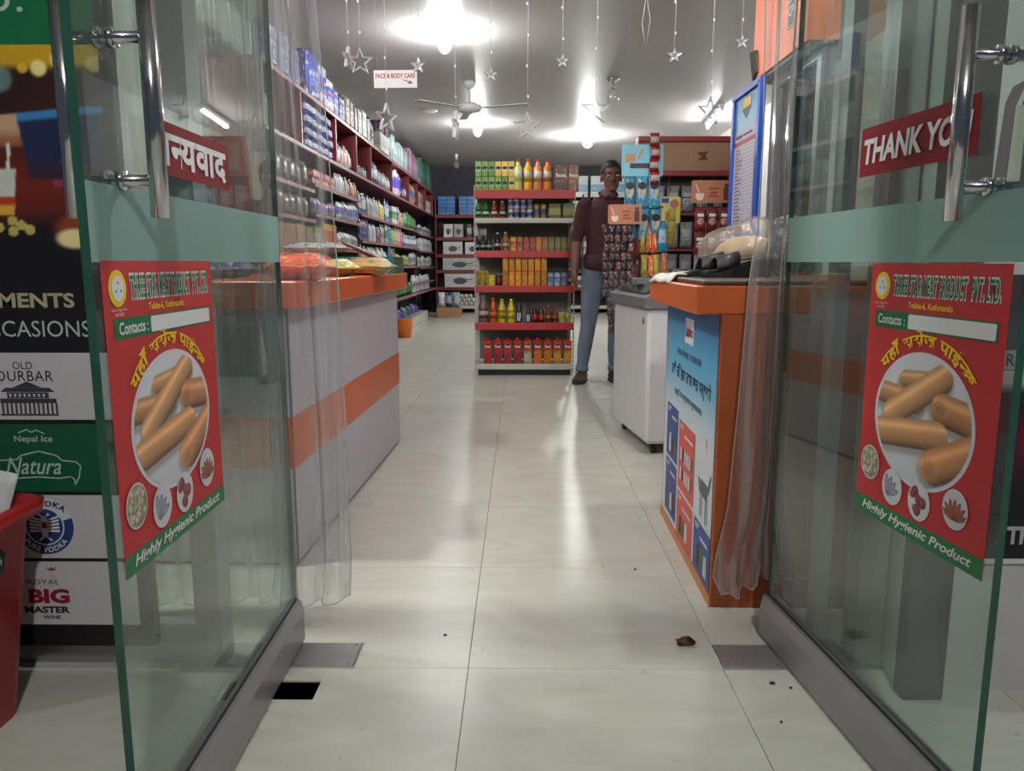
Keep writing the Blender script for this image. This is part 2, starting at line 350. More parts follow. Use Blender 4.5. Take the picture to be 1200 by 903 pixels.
# left shop window: aluminium frame and pane
win = struct(MB().box(-0.758, -0.698, 1.68, 1.75, 0, 2.18).obj('window_1', ALU), 'aluminium framed fixed pane left of the doorway')
MB().box(-2.08, -0.758, 1.70, 1.75, 0.0, 0.035).box(-2.08, -0.758, 1.685, 1.75, 0.035, 0.085).obj('window_sill', ALU, win)
MB().box(-2.08, -0.758, 1.722, 1.728, 0.085, 2.18).obj('window_pane', glassy('fixed_pane_glass', (249, 252, 250), 0.035), win)
MB().cbox(-0.80, -0.66, 1.655, 1.69, 0, 0.004, 0.001).obj('foot_plate', ALU, win)
# right pier with the dark steel post and the jamb
win2 = struct(MB().box(0.79, 0.855, 1.70, 1.77, 0, 2.18).box(0.70, 0.73, 1.72, 1.77, 0, 2.18).obj('window_2', ALU), 'aluminium jamb and narrow pane right of the doorway')
MB().box(0.73, 0.79, 1.735, 1.741, 0.0, 2.18).obj('window_pane', MATS['fixed_pane_glass'], win2)
MB().box(0.70, 0.86, 1.68, 1.70, 0, 0.005).obj('window_sill', CHROME, win2)
struct(MB().box(0.857, 2.9, 1.60, 1.86, 0, 2.85).obj('wall_right_pier', mat('stained_pale_plaster', (186, 184, 182), 0.8, var=0.12, scale=4, bump=0.15)), 'pale stained plaster pier right of the doorway')
post = struct(MB().cbox(0.835, 0.925, 1.555, 1.599, 0, 2.85, 0.004).obj('trim_1', mat('worn_dark_post_paint', (44, 48, 52), 0.5, 0.2, var=0.3, scale=9)), 'dark painted steel post at the right pier')
# ------------------------------------------------------------ lamps
def bulb(loc, key, label, r=0.05, grp='bulbs on the ceiling'):
    t = thing('ceiling_bulb', label, 'lamp', loc, 0, grp)
    MB().lathe([(0.04, 0.07), (0.045, 0.06), (0.03, 0.05), (0.028, 0.04)][::-1], 14).obj('lamp_holder', WHITE, t)
    MB().lathe([(0.0245, 0.06), (0.03, 0.045), (r*0.9, 0.005), (r, -0.03), (r*0.85, -0.065), (r*0.45, -0.09), (0.003, -0.097)][::-1], 16).obj('bulb_globe', emit('glow_' + key, (252, 253, 250), LAMP[key]), t)
    return t
bulb((-0.58, 6.25, 2.63), 'bulb', 'glaring white bulb nearest the hanging section sign')
bulb((-0.54, 10.2, 2.63), 'bulb', 'glaring white bulb above the gondola, behind the fan')
bulb((0.95, 11.2, 2.63), 'rear', 'glaring white bulb above the man in the maroon shirt', 0.065)
bulb((-1.36, 2.02, 2.63), 'near_left', 'white bulb above the near end of the left counter')
bulb((0.85, 2.55, 2.63), 'near_right', 'white bulb above the counter with the festival poster')
def tube(loc, rz, ln, key, label):
    t = thing('tube_light', label, 'lamp', loc, rz, 'tube lights')
    MB().cbox(-0.03, 0.03, -ln/2, ln/2, 0.02, 0.06, 0.006).obj('batten', WHITE, t)
    MB().tube([(0, -ln/2 + .02, 0), (0, ln/2 - .02, 0)], 0.014, 12).obj('tube', emit('glow_' + key, (250, 252, 255), LAMP[key]), t)
    for s in (-1, 1): MB().cbox(-0.018, 0.018, s*(ln/2-.012)-.012, s*(ln/2-.012)+.012, -0.018, 0.03, 0.003).obj('tube_socket', WHITE, t)
tube((2.3, 9.5, 2.62), R(-6), 1.2, 'tube', 'long white tube light at the right rear of the ceiling')
bulb((0.35, -1.0, 2.78), 'outside', 'white bulb under the porch ceiling outside the doors')
# ceiling fan, glass lamp and small back bulb
def fan():
    t = thing('ceiling_fan', 'pale ceiling fan between two of the glaring bulbs', 'fan', (-0.50, 7.95, 2.70)); G = mat('fan_enamel', (196, 194, 192), 0.4)
    MB().lathe([(0.012, -0.20), (0.012, -0.02)], 8).obj('down_rod', G, t); MB().lathe([(0.02, -0.07), (0.06, -0.03), (0.065, 0.0)], 12).obj('canopy', G, t)
    MB().lathe([(0.03, -0.30), (0.10, -0.285), (0.125, -0.26), (0.12, -0.225), (0.06, -0.20), (0.02, -0.19)], 18).obj('motor_housing', G, t)
    for k in range(3):
        a = R(100 + 120 * k); b = MB(); p = []
        for s, r_ in ((-1, .12), (-1, .62), (1, .62), (1, .12)): w_ = .03 if r_ < .3 else .045; p.append((r_*math.cos(a) - s*w_*math.sin(a), r_*math.sin(a) + s*w_*math.cos(a)))
        b.prism(p, -0.255, -0.249).obj('blade', G, t)
fan()
t = thing('pendant_lamp', 'unlit glass jar lamp hanging near the middle of the ceiling', 'lamp', (0.90, 7.8, 2.70))
MB().lathe([(0.02, -0.05), (0.06, -0.02), (0.065, 0)], 12).obj('ceiling_rose', CHROME, t); MB().lathe([(0.012, -0.10), (0.012, -0.04)], 8).obj('stem', CHROME, t)
MB().lathe([(0.01, -0.24), (0.05, -0.225), (0.06, -0.18), (0.055, -0.13), (0.03, -0.10)], 14).obj('lamp_shade', glassy('jar_glass', (235, 238, 238), 0.1, 0.03, 0.2, (230, 232, 235)), t)
t = thing('small_bulb', 'small unlit bulb hanging before the dark back wall', 'lamp', (-1.05, 13.1, 2.70))
MB().lathe([(0.02, -0.08), (0.03, 0)], 8).obj('lamp_holder', WHITE, t); MB().lathe([(0.012, -0.24), (0.05, -0.2), (0.05, -0.15), (0.02, -0.08)], 10).obj('bulb_globe', MATS['jar_glass'], t)
MB().lathe([(0.07, -0.012), (0.085, 0)], 14).obj('smoke_detector', WHITE, None, (-1.05, 9.4, 2.70)); tag(bpy.context.scene.objects['smoke_detector'], 'flat round white fitting on the ceiling over the wall shelves', 'fitting')

# ------------------------------------------------------------ glass doors standing open towards the camera
GLASS = glassy('door_glass', (238, 248, 243), 0.05, 0.01, 0.07, (176, 190, 182), bscale=(2, 2, 0.7), vmix=0.05)
EDGE = mat('green_glass_edge', (40, 78, 66), 0.15, var=0.15, scale=30)
FROST = glassy('frosted_film', (200, 228, 222), 0.02, 0.3, 0.82, (190, 222, 216), tl=0.5)
def glass_door(name, hinge, tip, side, label):
    """side: +1 when the clear side facing the doorway looks along +x"""
    h = Vector((*hinge, 0)); d = Vector((*tip, 0)) - h; ln = d.length; d.normalize()
    o = bpy.data.objects.new(name, None); COL.objects.link(o); struct(o, label); o['category'] = 'door'
    n = d.cross(Vector((0, 0, 1))); M = Matrix((d, n, Vector((0, 0, 1)))).transposed().to_4x4(); M.translation = h; o.matrix_world = M
    # local: x from hinge to tip, y through the glass, z up
    MB().box(0.0, ln - 0.0015, -0.0055, 0.0055, 0.05, 2.12).obj('glass_pane', GLASS, o)
    MB().box(ln - 0.0015, ln, -0.006, 0.006, 0.05, 2.12).box(0.0, 0.0008, -0.006, 0.006, 0.115, 2.12).obj('glass_edge', EDGE, o)
    rail = [(-0.024, 0.012), (0.024, 0.012), (0.024, 0.085), (0.017, 0.115), (-0.017, 0.115), (-0.024, 0.085)]
    MB().prism([(a, b) for a, b in rail], 0.0, ln, axis=0).obj('bottom_rail', mat('satin_grey_rail', (152, 149, 152), 0.38, 0.55, 0.03, 5), o)
    MB().box(0.0, ln, -0.0085, -0.0056, 0.114, 0.119).box(0.0, ln, 0.0056, 0.0085, 0.114, 0.119).obj('rail_gasket', BLACK, o)
    MB().box(0.004, ln - 0.002, side * 0.0056, side * 0.0062, 0.945, 1.047).obj('frosted_band', FROST, o)
    hx = ln - 0.092
    hd = MB()
    for s in (-1, 1): hd.tube([(hx, s * 0.058, 1.005), (hx, s * 0.058, 1.305)], 0.0125, 18)
    hb = hd.obj('door_handle', CHROME, o)
    for z in (1.055, 1.24):
        MB().tube([(hx, -0.058, z), (hx, 0.058, z)], 0.0085, 14).obj('standoff', CHROME, hb)
        MB().tube([(hx, -0.014, z), (hx, -0.006, z)], 0.0135, 16).tube([(hx, 0.006, z), (hx, 0.014, z)], 0.0135, 16).obj('collar', CHROME, hb)
    return o, h, d, n, ln
dL = glass_door('door_1', (-0.562, 1.80), (-0.552, 0.985), -1, 'left glass door standing open, grey bottom rail and steel bar handle')
dR = glass_door('door_2', (0.636, 1.846), (0.708, 1.085), 1, 'right glass door standing open, grey bottom rail and steel bar handle')
for x0, x1, lab in ((-0.56, -0.393, 'scratched steel floor closer plate under the left door'), (0.482, 0.625, 'dull steel floor closer plate under the right door')):
    o = tag(MB().cbox(x0, x1, 1.684, 1.795, 0.0, 0.004, 0.002).obj('floor_closer_plate', mat('scuffed_steel', (140, 138, 138), 0.42, 0.45, 0.14, 12)), lab, 'plate', 'floor closer plates')
    for sx in (x0 + .012, x1 - .012):
        for sy in (1.695, 1.784): MB().lathe([(0.004, 0.004), (0.003, 0.0052)], 8, (sx, sy, 0)).obj('screw', CHROME, o)
    MB().box(x0, x1, 1.6805, 1.684, 0, 0.0045).box(x1 if x0 < 0 else x0 - .0035, x1 + .0035 if x0 < 0 else x0, 1.6805, 1.795, 0, 0.0045).obj('rim', CHROME, o)
# ------------------------------------------------------------ things stuck on the glass doors
PRED = mat('poster_red', (186, 44, 46), 0.55, var=0.03); PGREEN = mat('poster_green', (0, 112, 62), 0.42, var=0.03); PYEL = mat('poster_yellow', (240, 205, 40), 0.45, var=0.02)
def sausages(x, y):
    """x, y in -1..1 over the oval plate"""
    img = np.tile(np.array([[214., 218., 226.]]), (len(x), 1)); img = over(img, (188, 190, 198), sstep(0.2, -0.9, y) * 0.5)
    def cap(x0, y0, x1, y1, r, tone, end=None):
        nonlocal img
        d = np.array([x1 - x0, y1 - y0]); L2 = d @ d; t = np.clip(((x - x0) * d[0] + (y - y0) * d[1]) / L2, 0, 1)
        px, py = x - x0 - t * d[0], y - y0 - t * d[1]; n = np.array([-d[1], d[0]]) / np.sqrt(L2); q = (px * n[0] + py * n[1]) * (1 if n[1] > 0 else -1); dist = np.hypot(px, py)
        sh = over(img, (120, 112, 112), sstep(r * 1.25, r * 0.8, np.hypot(px + .02, py + .09)) * 0.55); img = sh
        u = np.clip(q / r, -1, 1); c = np.array(tone, float)[None] * (0.95 + 0.26 * u - 0.42 * (np.abs(u) > 0.0) * np.abs(u) ** 3)[:, None]
        c = c * (1 + 0.02 * np.sin(5 * x + 7 * y) * np.sin(6 * y))[:, None]; c = c + 60 * np.exp(-((u - .42) / .2) ** 2)[:, None] * np.array([[1, .95, .85]]) * .55; a = sstep(r, r - 0.035, dist); img = img * (1 - a[:, None]) + c * a[:, None]
        if end:
            ex, ey = end; dd = np.hypot(x - ex, y - ey); ang = np.arctan2(y - ey, x - ex)
            k = sstep(r * 0.62, 0.05, dd) * (0.5 + 0.5 * np.cos(ang * 9)) * 0.5 * a; img = over(img, np.array(tone) * 0.52, k); img = over(img, np.array(tone) * 1.12, sstep(r*.95, r*.6, dd) * sstep(r*.3, r*.6, dd) * 0.18 * a)
    cap(-0.38, 0.60, 0.2, 0.66, 0.16, (204, 152, 104)); cap(-1.1, 0.32, -0.1, 0.28, 0.20, (200, 148, 102))
    cap(-0.62, 0.02, 0.38, 0.72, 0.235, (218, 164, 114)); cap(0.45, 0.28, 1.2, 0.20, 0.26, (204, 142, 98), (0.38, 0.30))
    cap(-0.85, -0.34, 0.36, -0.14, 0.25, (214, 158, 108)); cap(0.34, -0.62, 1.15, -0.18, 0.29, (208, 146, 98), (0.24, -0.66)); return img
def blobs(seed, bg, cols, n, r0, r1):
    rg = np.random.RandomState(seed); P = rg.uniform(-.75, .75, (n, 2)); K = rg.randint(0, len(cols), n); RR = rg.uniform(r0, r1, n)
    def fn(x, y):
        img = np.tile(np.array([bg], float), (len(x), 1))
        for (a, b), k, r in zip(P, K, RR):
            if a*a + b*b > .7: continue
            d = np.hypot(x - a, y - b); img = over(img, np.array(cols[k]) * 0.62, sstep(r * 1.2, r, d)); img = over(img, cols[k], sstep(r, r * .6, np.hypot(x - a + r*.2, y - b - r*.2)))
        return img
    return fn
def petals(bg, col, dk, n, a0, a1, ln, wd, cx, cy):
    def fn(x, y):
        img = np.tile(np.array([bg], float), (len(x), 1))
        for k in range(n):
            a = R(a0 + (a1 - a0) * k / max(1, n - 1)); u = (x-cx)*math.cos(a) + (y-cy)*math.sin(a); v = -(x-cx)*math.sin(a) + (y-cy)*math.cos(a)
            d = ((u - ln*.5) / (ln*.5)) ** 2 + (v / wd) ** 2
            img = over(img, dk, sstep(1.25, 1.0, d)); img = over(img, col, sstep(0.95, 0.5, d))
        return img
    return fn
def meat_poster(door, s0, s1, zt, zb, flip, label):
    o, h, d, n, ln = door; off = 0.0066
    nd = n * (-1 if flip else 1)
    W = s1 - s0; Hh = zt - zb; ux = (-d if flip else d); org = h + d * ((s1 if flip else s0) - 0.0) + nd * off; org.z = zb
    p = panel('poster', label, 'poster', org, ux, group='sausage posters on the glass doors')
    def X(u): return u * W
    def Y(v): return (1 - v) * Hh
    MB().box(0, W, 0, Hh, -0.0004, 0.0).obj('sheet', PRED, p)
    flat('badge_ring', el(X(.105), Y(.085), .024, .025), PYEL, p, 1); b = flat('badge', el(X(.105), Y(.085), .0165, .0175), WHITE, p, 2)
    for a in (90, 210, 330): flat('badge_star', el(.0075*math.cos(R(a)) + X(.105), .0075*math.sin(R(a)) + Y(.085), .0022, n=5), PRED if a == 90 else mat('badge_blue', (40, 60, 140), .5), b, 3)
    T('Govt. Regd. No.', X(.105), Y(.152), .042, .0045, WHITE, p, 2); T('1017/427', X(.105), Y(.166), .024, .0045, WHITE, p, 2)
    T_outlined('THREE STAR MEAT PRODUCT  PVT. LTD.', X(.575), Y(.082), X(.75), .033, PGREEN, WHITE, p, 1, .015, .07, space=1.14)
    T('Tokha-6, Kathmandu', X(.5), Y(.152), X(.33), .0125, PYEL, p, 2, bold=.02)
    flat('contact_box', rc(X(.06), X(.955), Y(.243), Y(.178)), PGREEN, p, 1); flat('contact_blank', rrc(X(.345), X(.945), Y(.237), Y(.184), .003), WHITE, p, 2); T('Contacts :', X(.205), Y(.21), X(.23), .0175, WHITE, p, 2.5, bold=.02)
    yw = deva(['य','हाँ',' ','स','से','ज',' ','पा','ई','न|','छ'], .025); write(yw, X(.5), Y(.266), X(.78), .032, PYEL, p, 2, arc=.165)
    cx, cy, rx, ry = X(.5), Y(.56), X(.38), Hh * .248
    flat('plate_rim', el(cx, cy, rx, ry, 64), mat('poster_pale', (214, 214, 222), .45), p, 1)
    paint('sausage_picture', cx - rx*.94, cx + rx*.94, cy - ry*.94, cy + ry*.94, 150, 130, lambda x, y: sausages((x-cx)/(rx*.94), (y-cy)/(ry*.94)), p, 2, lambda x, y: ((x-cx)/rx)**2 + ((y-cy)/ry)**2 < .94**2)
    for k, (u, v, fn) in enumerate(((.115, .785, blobs(3, (150, 138, 112), [(200, 190, 160), (186, 174, 142), (214, 205, 178)], 60, .16, .26)), (.325, .842, petals((206, 206, 214), (150, 150, 166), (96, 98, 116), 4, 20, 95, 1.25, .2, -.5, -.55)),
                                     (.545, .848, blobs(5, (214, 210, 214), [(150, 66, 66), (196, 92, 104)], 7, .22, .36)), (.80, .812, petals((206, 204, 210), (160, 86, 60), (86, 40, 30), 7, 20, 160, 1.15, .16, 0, -.6)))):
        c = flat('inset_rim', el(X(u), Y(v), X(.085), X(.09), 30), mat('poster_pale', (214, 214, 222), .45), p, 3)
        ccx, ccy, r = X(u), Y(v), X(.078)
        paint('inset_picture', ccx-r, ccx+r, ccy-r*1.05, ccy+r*1.05, 34, 34, lambda x, y, f=fn, a=ccx, b=ccy, q=r: f((x-a)/q, (y-b)/q), c, 4, lambda x, y, a=ccx, b=ccy, q=r: np.hypot(x-a, (y-b)/1.05) < q)
    flat('foot_band', rc(0, W, 0, Y(.93)), PGREEN, p, 1); T('Highly Hygienic Product', X(.5), Y(.966), X(.86), .0215, WHITE, p, 2, bold=.022, shear=.28)
    return p
meat_poster(dL, 0.425, 0.795, 0.947, 0.508, True, 'red sausage poster on the left glass door, beside the dark liquor advert')
meat_poster(dR, 0.378, 0.742, 0.943, 0.468, False, 'red sausage poster on the right glass door, before the steel post')
SRED = mat('sticker_maroon', (128, 22, 30), 0.6, var=0.03, spec=0.2)
def sticker(door, s0, s1, zt, zb, flip, label, fill):
    o, h, d, n, ln = door; nd = n * (-1 if flip else 1); org = h + d * (s1 if flip else s0) + nd * 0.0066; org.z = zb
    p = panel('sticker', label, 'sticker', org, -d if flip else d); MB().box(0, s1 - s0, 0, zt - zb, -.0004, 0).obj('sheet', SRED, p); fill(p, s1 - s0, zt - zb)
sticker(dL, 0.305, 0.635, 1.160, 1.079, True, 'maroon sticker with white Devanagari word on the left door', lambda p, w, h: write(deva(['ध','न|','य','वा','द'], .035), w * .5, h * .46, w * .9, h * .68, WHITE, p, 2))
sticker(dR, 0.305, 0.640, 1.196, 1.106, False, 'maroon THANK YOU sticker on the right door', lambda p, w, h: T('THANK YOU', w * .5, h * .5, w * .92, h * .52, WHITE, p, 2, bold=.035, shear=.12))
# ------------------------------------------------------------ left liquor advertising board
ad = thing('advertising_board', 'tall liquor advertising board behind the red bin, left of the doors', 'sign', (-1.45, 1.66, 0.07))
MB().box(-0.62, 0.612, -0.012, 0.012, 0, 2.0).obj('board_frame', BLACK, ad)
AP = bpy.data.objects.new('print_face', None); COL.objects.link(AP); AP.parent = ad; AP.matrix_local = Matrix(((1,0,0,0),(0,0,-1,-0.0126),(0,1,0,0),(0,0,0,1)))
OFFW = mat('board_white', (196, 194, 196), 0.5, var=0.02); BGREEN = mat('board_green', (10, 84, 58), 0.5, var=0.03); NAVY = mat('badge_navy', (34, 62, 120), 0.5); WINE = mat('wine_red', (140, 22, 46), 0.5); PALE = mat('pale_green_ink', (176, 196, 184), 0.5); KHAKI = mat('khaki_ink', (176, 168, 132), 0.5); BW = mat('badge_white', (208, 210, 214), .5)
def night(x, y):
    # x across the board, y height on the board
    x = x - .078; y = 1.27 + (y - 1.265) * 1.07
    img = np.tile(np.array([[46., 22., 20.]]), (len(x), 1)); img = over(img, (120, 34, 24), np.exp(-((y - 1.02) / .10) ** 2) * .9); img = over(img, (20, 18, 26), sstep(0.98, 0.90, y))
    img = over(img, (66, 28, 26), np.exp(-((x - .45) / .1) ** 2 - ((y - 1.16) / .06) ** 2)); img = over(img, (214, 170, 30), sstep(1.262, 1.285, y) * .95)
    for bx, by, br, c, s in ((.385, 1.272, .017, (255, 236, 150), .95), (.352, 1.273, .011, (236, 190, 60), .9), (.43, 1.29, .02, (255, 240, 200), .7), (.50, 1.28, .018, (250, 225, 150), .7), (.30, 1.25, .028, (120, 170, 170), .7), (.46, .925, .07, (200, 90, 30), .6), (.43, .905, .04, (255, 232, 170), .95), (.47, .905, .035, (255, 225, 160), .85), (.405, 1.03, .012, (170, 60, 110), .7), (.20, 1.22, .02, (220, 150, 70), .8), (.12, 1.27, .02, (250, 220, 140), .8)):
        img = over(img, c, sstep(br * 1.25, br * .75, np.hypot(x - bx, (y - by) * (1.0 if br < .035 else 1.8))) * s)
    top = 1.178 + .10 * (x - .33) - .25 * np.maximum(0, x - .40) ** 2; k = sstep(-.003, .003, top - y); lower = sstep(0, .004, y - (1.178 - .055 - .30 * np.maximum(0, .33 - x) - .9 * np.maximum(0, x - .34)))
    arm = k * sstep(.345, .338, x) * sstep(1.10, 1.12, y); img = over(img, (196, 164, 126), arm); img = over(img, (150, 70, 40), arm * sstep(1.15, 1.11, y) * .8)
    cuff = k * sstep(.336, .34, x + .12 * (y - 1.1)) * sstep(1.035, 1.045, y + .05 * (x - .34)); img = over(img, (30, 42, 78), cuff * .95); img = over(img, (60, 132, 190), cuff * sstep(1.155, 1.165, y - .10 * (x - .33)))
    img = over(img, (60, 30, 44), cuff * sstep(1.09, 1.05, y) * .75); img = over(img, (130, 104, 70), sstep(.007, .005, np.hypot(x - .418, y - 1.075)))
    cup = sstep(.03, .026, np.abs(x - .29 + .0) + (1.06 - y) * .12) * sstep(.955, .96, y) * sstep(1.062, 1.056, y); img = over(img, (210, 208, 200), cup); img = over(img, (190, 60, 34), cup * sstep(1.0, .995, y)); img = over(img, (226, 170, 60), cup * sstep(.985, .975, y))
    img = over(img, (225, 220, 214), sstep(.004, .003, np.abs(x - .305 - (y - 1.09) * .1)) * sstep(1.05, 1.06, y) * sstep(1.12, 1.11, y))
    for bx, by in ((.30, .945), (.318, .935), (.335, .925), (.30, .922), (.27, .93), (.25, .945)): img = over(img, (226, 206, 110), sstep(.012, .010, np.hypot(x - bx, y - by)) * .85)
    return img
paint('night_photo', -.60, .588, .80, 1.315, 300, 150, night, AP, 1)
g_ = flat('header_panel', rc(-.60, .588, 1.313, 1.98), mat('header_green', (12, 104, 62), .5), AP, 1.5)
T('U:', .40, 1.405, .085, .06, PALE, g_, 2.5)
bl = flat('slogan_panel', rc(-.60, .588, .685, .845), mat('slogan_black', (18, 16, 22), .5), AP, 2)
T('MOMENTS', .370, .794, .25, .032, KHAKI, bl, 3, bold=.03); T('OCCASIONS', .392, .733, .264, .035, PALE, bl, 3)
po = flat('brand_panel', rc(-.60, .580, .533, .681), OFFW, AP, 2)
T('OLD', .368, .653, .043, .016, BLACK, po, 3); T('DURBAR', .371, .630, .124, .023, BLACK, po, 3, space=1.08)
def pc(q, dx, dy, s=1.0, c=(.398, .58)): return [((x - c[0]) * s + c[0] + dx, (y - c[1]) * s + c[1] + dy) for x, y in q]
hall = [[(.338, .595), (.458, .595), (.446, .604), (.35, .604)], [(.352, .581), (.444, .581), (.444, .594), (.352, .594)], [(.336, .570), (.460, .570), (.460, .580), (.336, .580)], [(.334, .542), (.462, .542), (.462, .546), (.334, .546)], [(.366, .6045), (.43, .6045), (.398, .618)]]
for k in range(13): x_ = .338 + k * .0099; hall.append(rc(x_, x_ + .0045, .546, .570))
flats('palace_emblem', [pc(q, -.024, 0) for q in hall], mat('emblem_grey', (58, 58, 64), .5), po, 3); flats('palace_windows', [pc(rc(.357 + k*.0105, .362 + k*.0105, .584, .591), -.024, 0) for k in range(8)], OFFW, po, 3.6)
pn = flat('brand_panel', rc(-.60, .580, .369, .523), BGREEN, AP, 2)
flats('mountain_line', [pc(q, -.022, .012) for q in ([(.365, .492), (.385, .500), (.385, .497), (.366, .490)], [(.385, .500), (.395, .494), (.395, .491), (.385, .497)], [(.395, .494), (.405, .499), (.405, .496), (.395, .491)], [(.405, .499), (.425, .490), (.424, .488), (.405, .496)])], PALE, pn, 3)
T('Nepal Ice', .376, .488, .085, .018, PALE, pn, 3, bold=.012); T('Natura', .370, .428, .124, .038, PALE, pn, 3, shear=.35, bold=.008)
sc_ = [(.26, .400), (.33, .400), (.38, .403), (.425, .400), (.452, .404), (.460, .398), (.460, .385), (.470, .402), (.476, .428), (.466, .438), (.435, .441), (.424, .452), (.385, .462), (.345, .452), (.335, .443), (.29, .440), (.26, .430)]
def stroke(p, w_, closed=True):
    q = []; P_ = [Vector(a).to_3d() for a in p]; n_ = len(P_)
    for i in range(n_ if closed else n_ - 1):
        a, b = P_[i], P_[(i + 1) % n_]; d_ = (b - a).normalized() * w_ / 2; e_ = Vector((-d_.y, d_.x, 0)); a = a - d_ * .6; b = b + d_ * .6; q.append([(a + e_)[:2], (b + e_)[:2], (b - e_)[:2], (a - e_)[:2]])
    return q
flats('scroll_outline', stroke(sc_, .003), PALE, pn, 3.2)
pv = flat('brand_panel', rc(-.60, .580, .213, .361), OFFW, AP, 2); bx, by = .382, .288
flat('badge_disc', el(bx, by, .066, n=48), BW, pv, 2.5); flats('badge_ring', [q for q in ring(bx, by, .0445, .0655) if q[0][1] < by + .012], NAVY, pv, 3); flat('badge_centre', el(bx, by, .041, n=40), NAVY, pv, 3)
write(glyphs('PURE VODKA', .02, 0, 1.1), bx, by - .0545, .105, .0125, WHITE, pv, 4, arc=-.0545); write(glyphs('VODKA', .03, 0, 1.1), bx + .012, by + .053, .085, .0135, mat('badge_ink', (30, 40, 70), .5), pv, 4, arc=.0545)
ea = []
for s in (-1, 1):
    for k in range(5): ea.append([(bx + s*.005, by - .008 + k*.006), (bx + s*.034, by - .008 + k*.0085), (bx + s*.033, by - .013 + k*.0085), (bx + s*.005, by - .012 + k*.006)])
    ea.append([(bx + s*.002, by + .025), (bx + s*.009, by + .032), (bx + s*.014, by + .028), (bx + s*.006, by + .02)]); ea.append([(bx + s*.003, by - .02), (bx + s*.016, by - .032), (bx + s*.012, by - .034), (bx, by - .024)])
ea.append(rc(bx - .007, bx + .007, by - .022, by + .026)); flats('eagle_emblem', ea, WHITE, pv, 4); flat('eagle_shield', rc(bx - .006, bx + .006, by - .004, by + .01), WINE, pv, 4.5)
pb = flat('brand_panel', rc(-.60, .580, .053, .205), OFFW, AP, 2)
flats('crown', [[(.379, .184), (.395, .184), (.397, .192), (.391, .187), (.387, .193), (.383, .187), (.377, .192)]], WINE, pb, 3); T('ROYAL', .366, .156, .073, .012, BLACK, pb, 3, space=1.1); flats('flourish', stroke([(.386, .176), (.392, .168), (.388, .158), (.384, .150), (.380, .146)], .002, False), KHAKI, pb, 3.4)
T('BIG', .376, .122, .094, .035, WINE, pb, 3, bold=.05); T('MASTER', .369, .089, .104, .0165, BLACK, pb, 3, bold=.04); T('WINE', .378, .071, .040, .009, BLACK, pb, 3, bold=.03)
# ------------------------------------------------------------ right advert on the pier
a2 = panel('advertising_poster', 'advert with white upper half and black lower half on the right pier', 'poster', (0.93, 1.592, 0.30), (1, 0, 0))
MB().box(0, .85, 0, 1.06, -.006, 0).obj('backing', mat('advert_white', (206, 204, 208), .45, var=.04), a2)
flat('grey_block', rc(0, .85, .44, .62), mat('advert_dusk', (52, 54, 66), .45), a2, .8)
bk = flat('black_lower', rc(0.0, .85, .012, .40), mat('advert_black', (20, 18, 24), .4), a2, 1)
paint('dark_bottles', .0, .4, .12, .42, 60, 60, lambda x, y: over(over(np.tile(np.array([[22., 18., 24.]]), (len(x), 1)), (96, 18, 44), np.exp(-((x - .14) / .05) ** 2 - ((y - .27) / .07) ** 2)), (170, 150, 150), sstep(.37, .40, y)), bk, 1.5)
SILVER = mat('silver_ink', (170, 170, 172), .5)
T('THE', .158, .065, .080, .040, SILVER, bk, 2.5, bold=.04); T('.', .100, .05, .008, .008, SILVER, bk, 2.5)
gs = flat('strip_label', rc(.0, .30, .422, .468), mat('advert_grey', (150, 146, 146), .5), a2, 1.6); flats('strip_border', [rc(.0, .30, .422, .4245), rc(.0, .30, .4655, .468)], BLACK, gs, 2); T('R', .088, .445, .018, .026, BLACK, gs, 2.6, bold=.02); T('O', .114, .445, .021, .026, BLACK, gs, 2.6, bold=.02)
arch = [(.012, .73), (.052, .73), (.042, .77), (.048, .95), (.066, 1.0), (.038, .985), (.026, .955)]
flat('arch_outline', arch, mat('advert_mauve', (96, 78, 86), .5), a2, 1); flat('arch_inside', [(.054, .73), (.24, .73), (.24, .95), (.05, .95), (.044, .77)], mat('advert_beige', (184, 182, 168), .5), a2, 1.2); flats('arch_detail', [rc(.06, .24, .95, .958), rc(.068, .09, .97, 1.0), rc(.075, .082, .73, .95)], BLACK, a2, 1.6)
# ------------------------------------------------------------ counters
LILAC = mat('pale_lilac_laminate', (186, 182, 192), 0.38, var=0.05, scale=40)
lc = thing('shop_counter', 'long counter with white sides, orange top and orange stripe on the left', 'counter', (-0.693, 2.285, 0), R(-1.9))
# local: x = 0 is the aisle face, y runs into the shop
MB().cbox(-0.62, 0.0, 0.0, 1.715, 0.012, 0.81, 0.003).obj('counter_body', LILAC, lc)
MB().box(-0.60, -0.012, 0.012, 1.70, 0.0, 0.012).obj('plinth', BLACK, lc)
MB().cbox(-0.66, 0.045, -0.045, 1.775, 0.81, 0.89, 0.004).obj('counter_top', ORANGE, lc)
MB().box(-0.001, 0.003, -0.002, 1.714, 0.318, 0.478).box(-0.60, 0.003, -0.003, 0.0, 0.318, 0.478).obj('stripe', ORANGE, lc)
MB().box(-0.003, 0.0025, -0.0035, 0.004, 0.012, 0.81).obj('edge_strip', mat('grey_edge_band', (120, 116, 122), .5), lc)
BROWNO = mat('orange_brown_laminate', (160, 78, 38), 0.4, var=0.09, scale=3)
rcn = thing('cash_counter', 'orange brown counter with a festival poster on its aisle side', 'counter', (0.528, 2.01, 0), R(-1.0))
MB().cbox(0.0, 0.50, 0.0, 0.82, 0.0, 0.81, 0.003).obj('counter_body', BROWNO, rcn)
MB().cbox(-0.07, 0.515, -0.002, 0.80, 0.81, 0.885, 0.004).obj('counter_top', mat('orange_brown_top', (194, 94, 44), 0.36, var=0.06, scale=3), rcn)
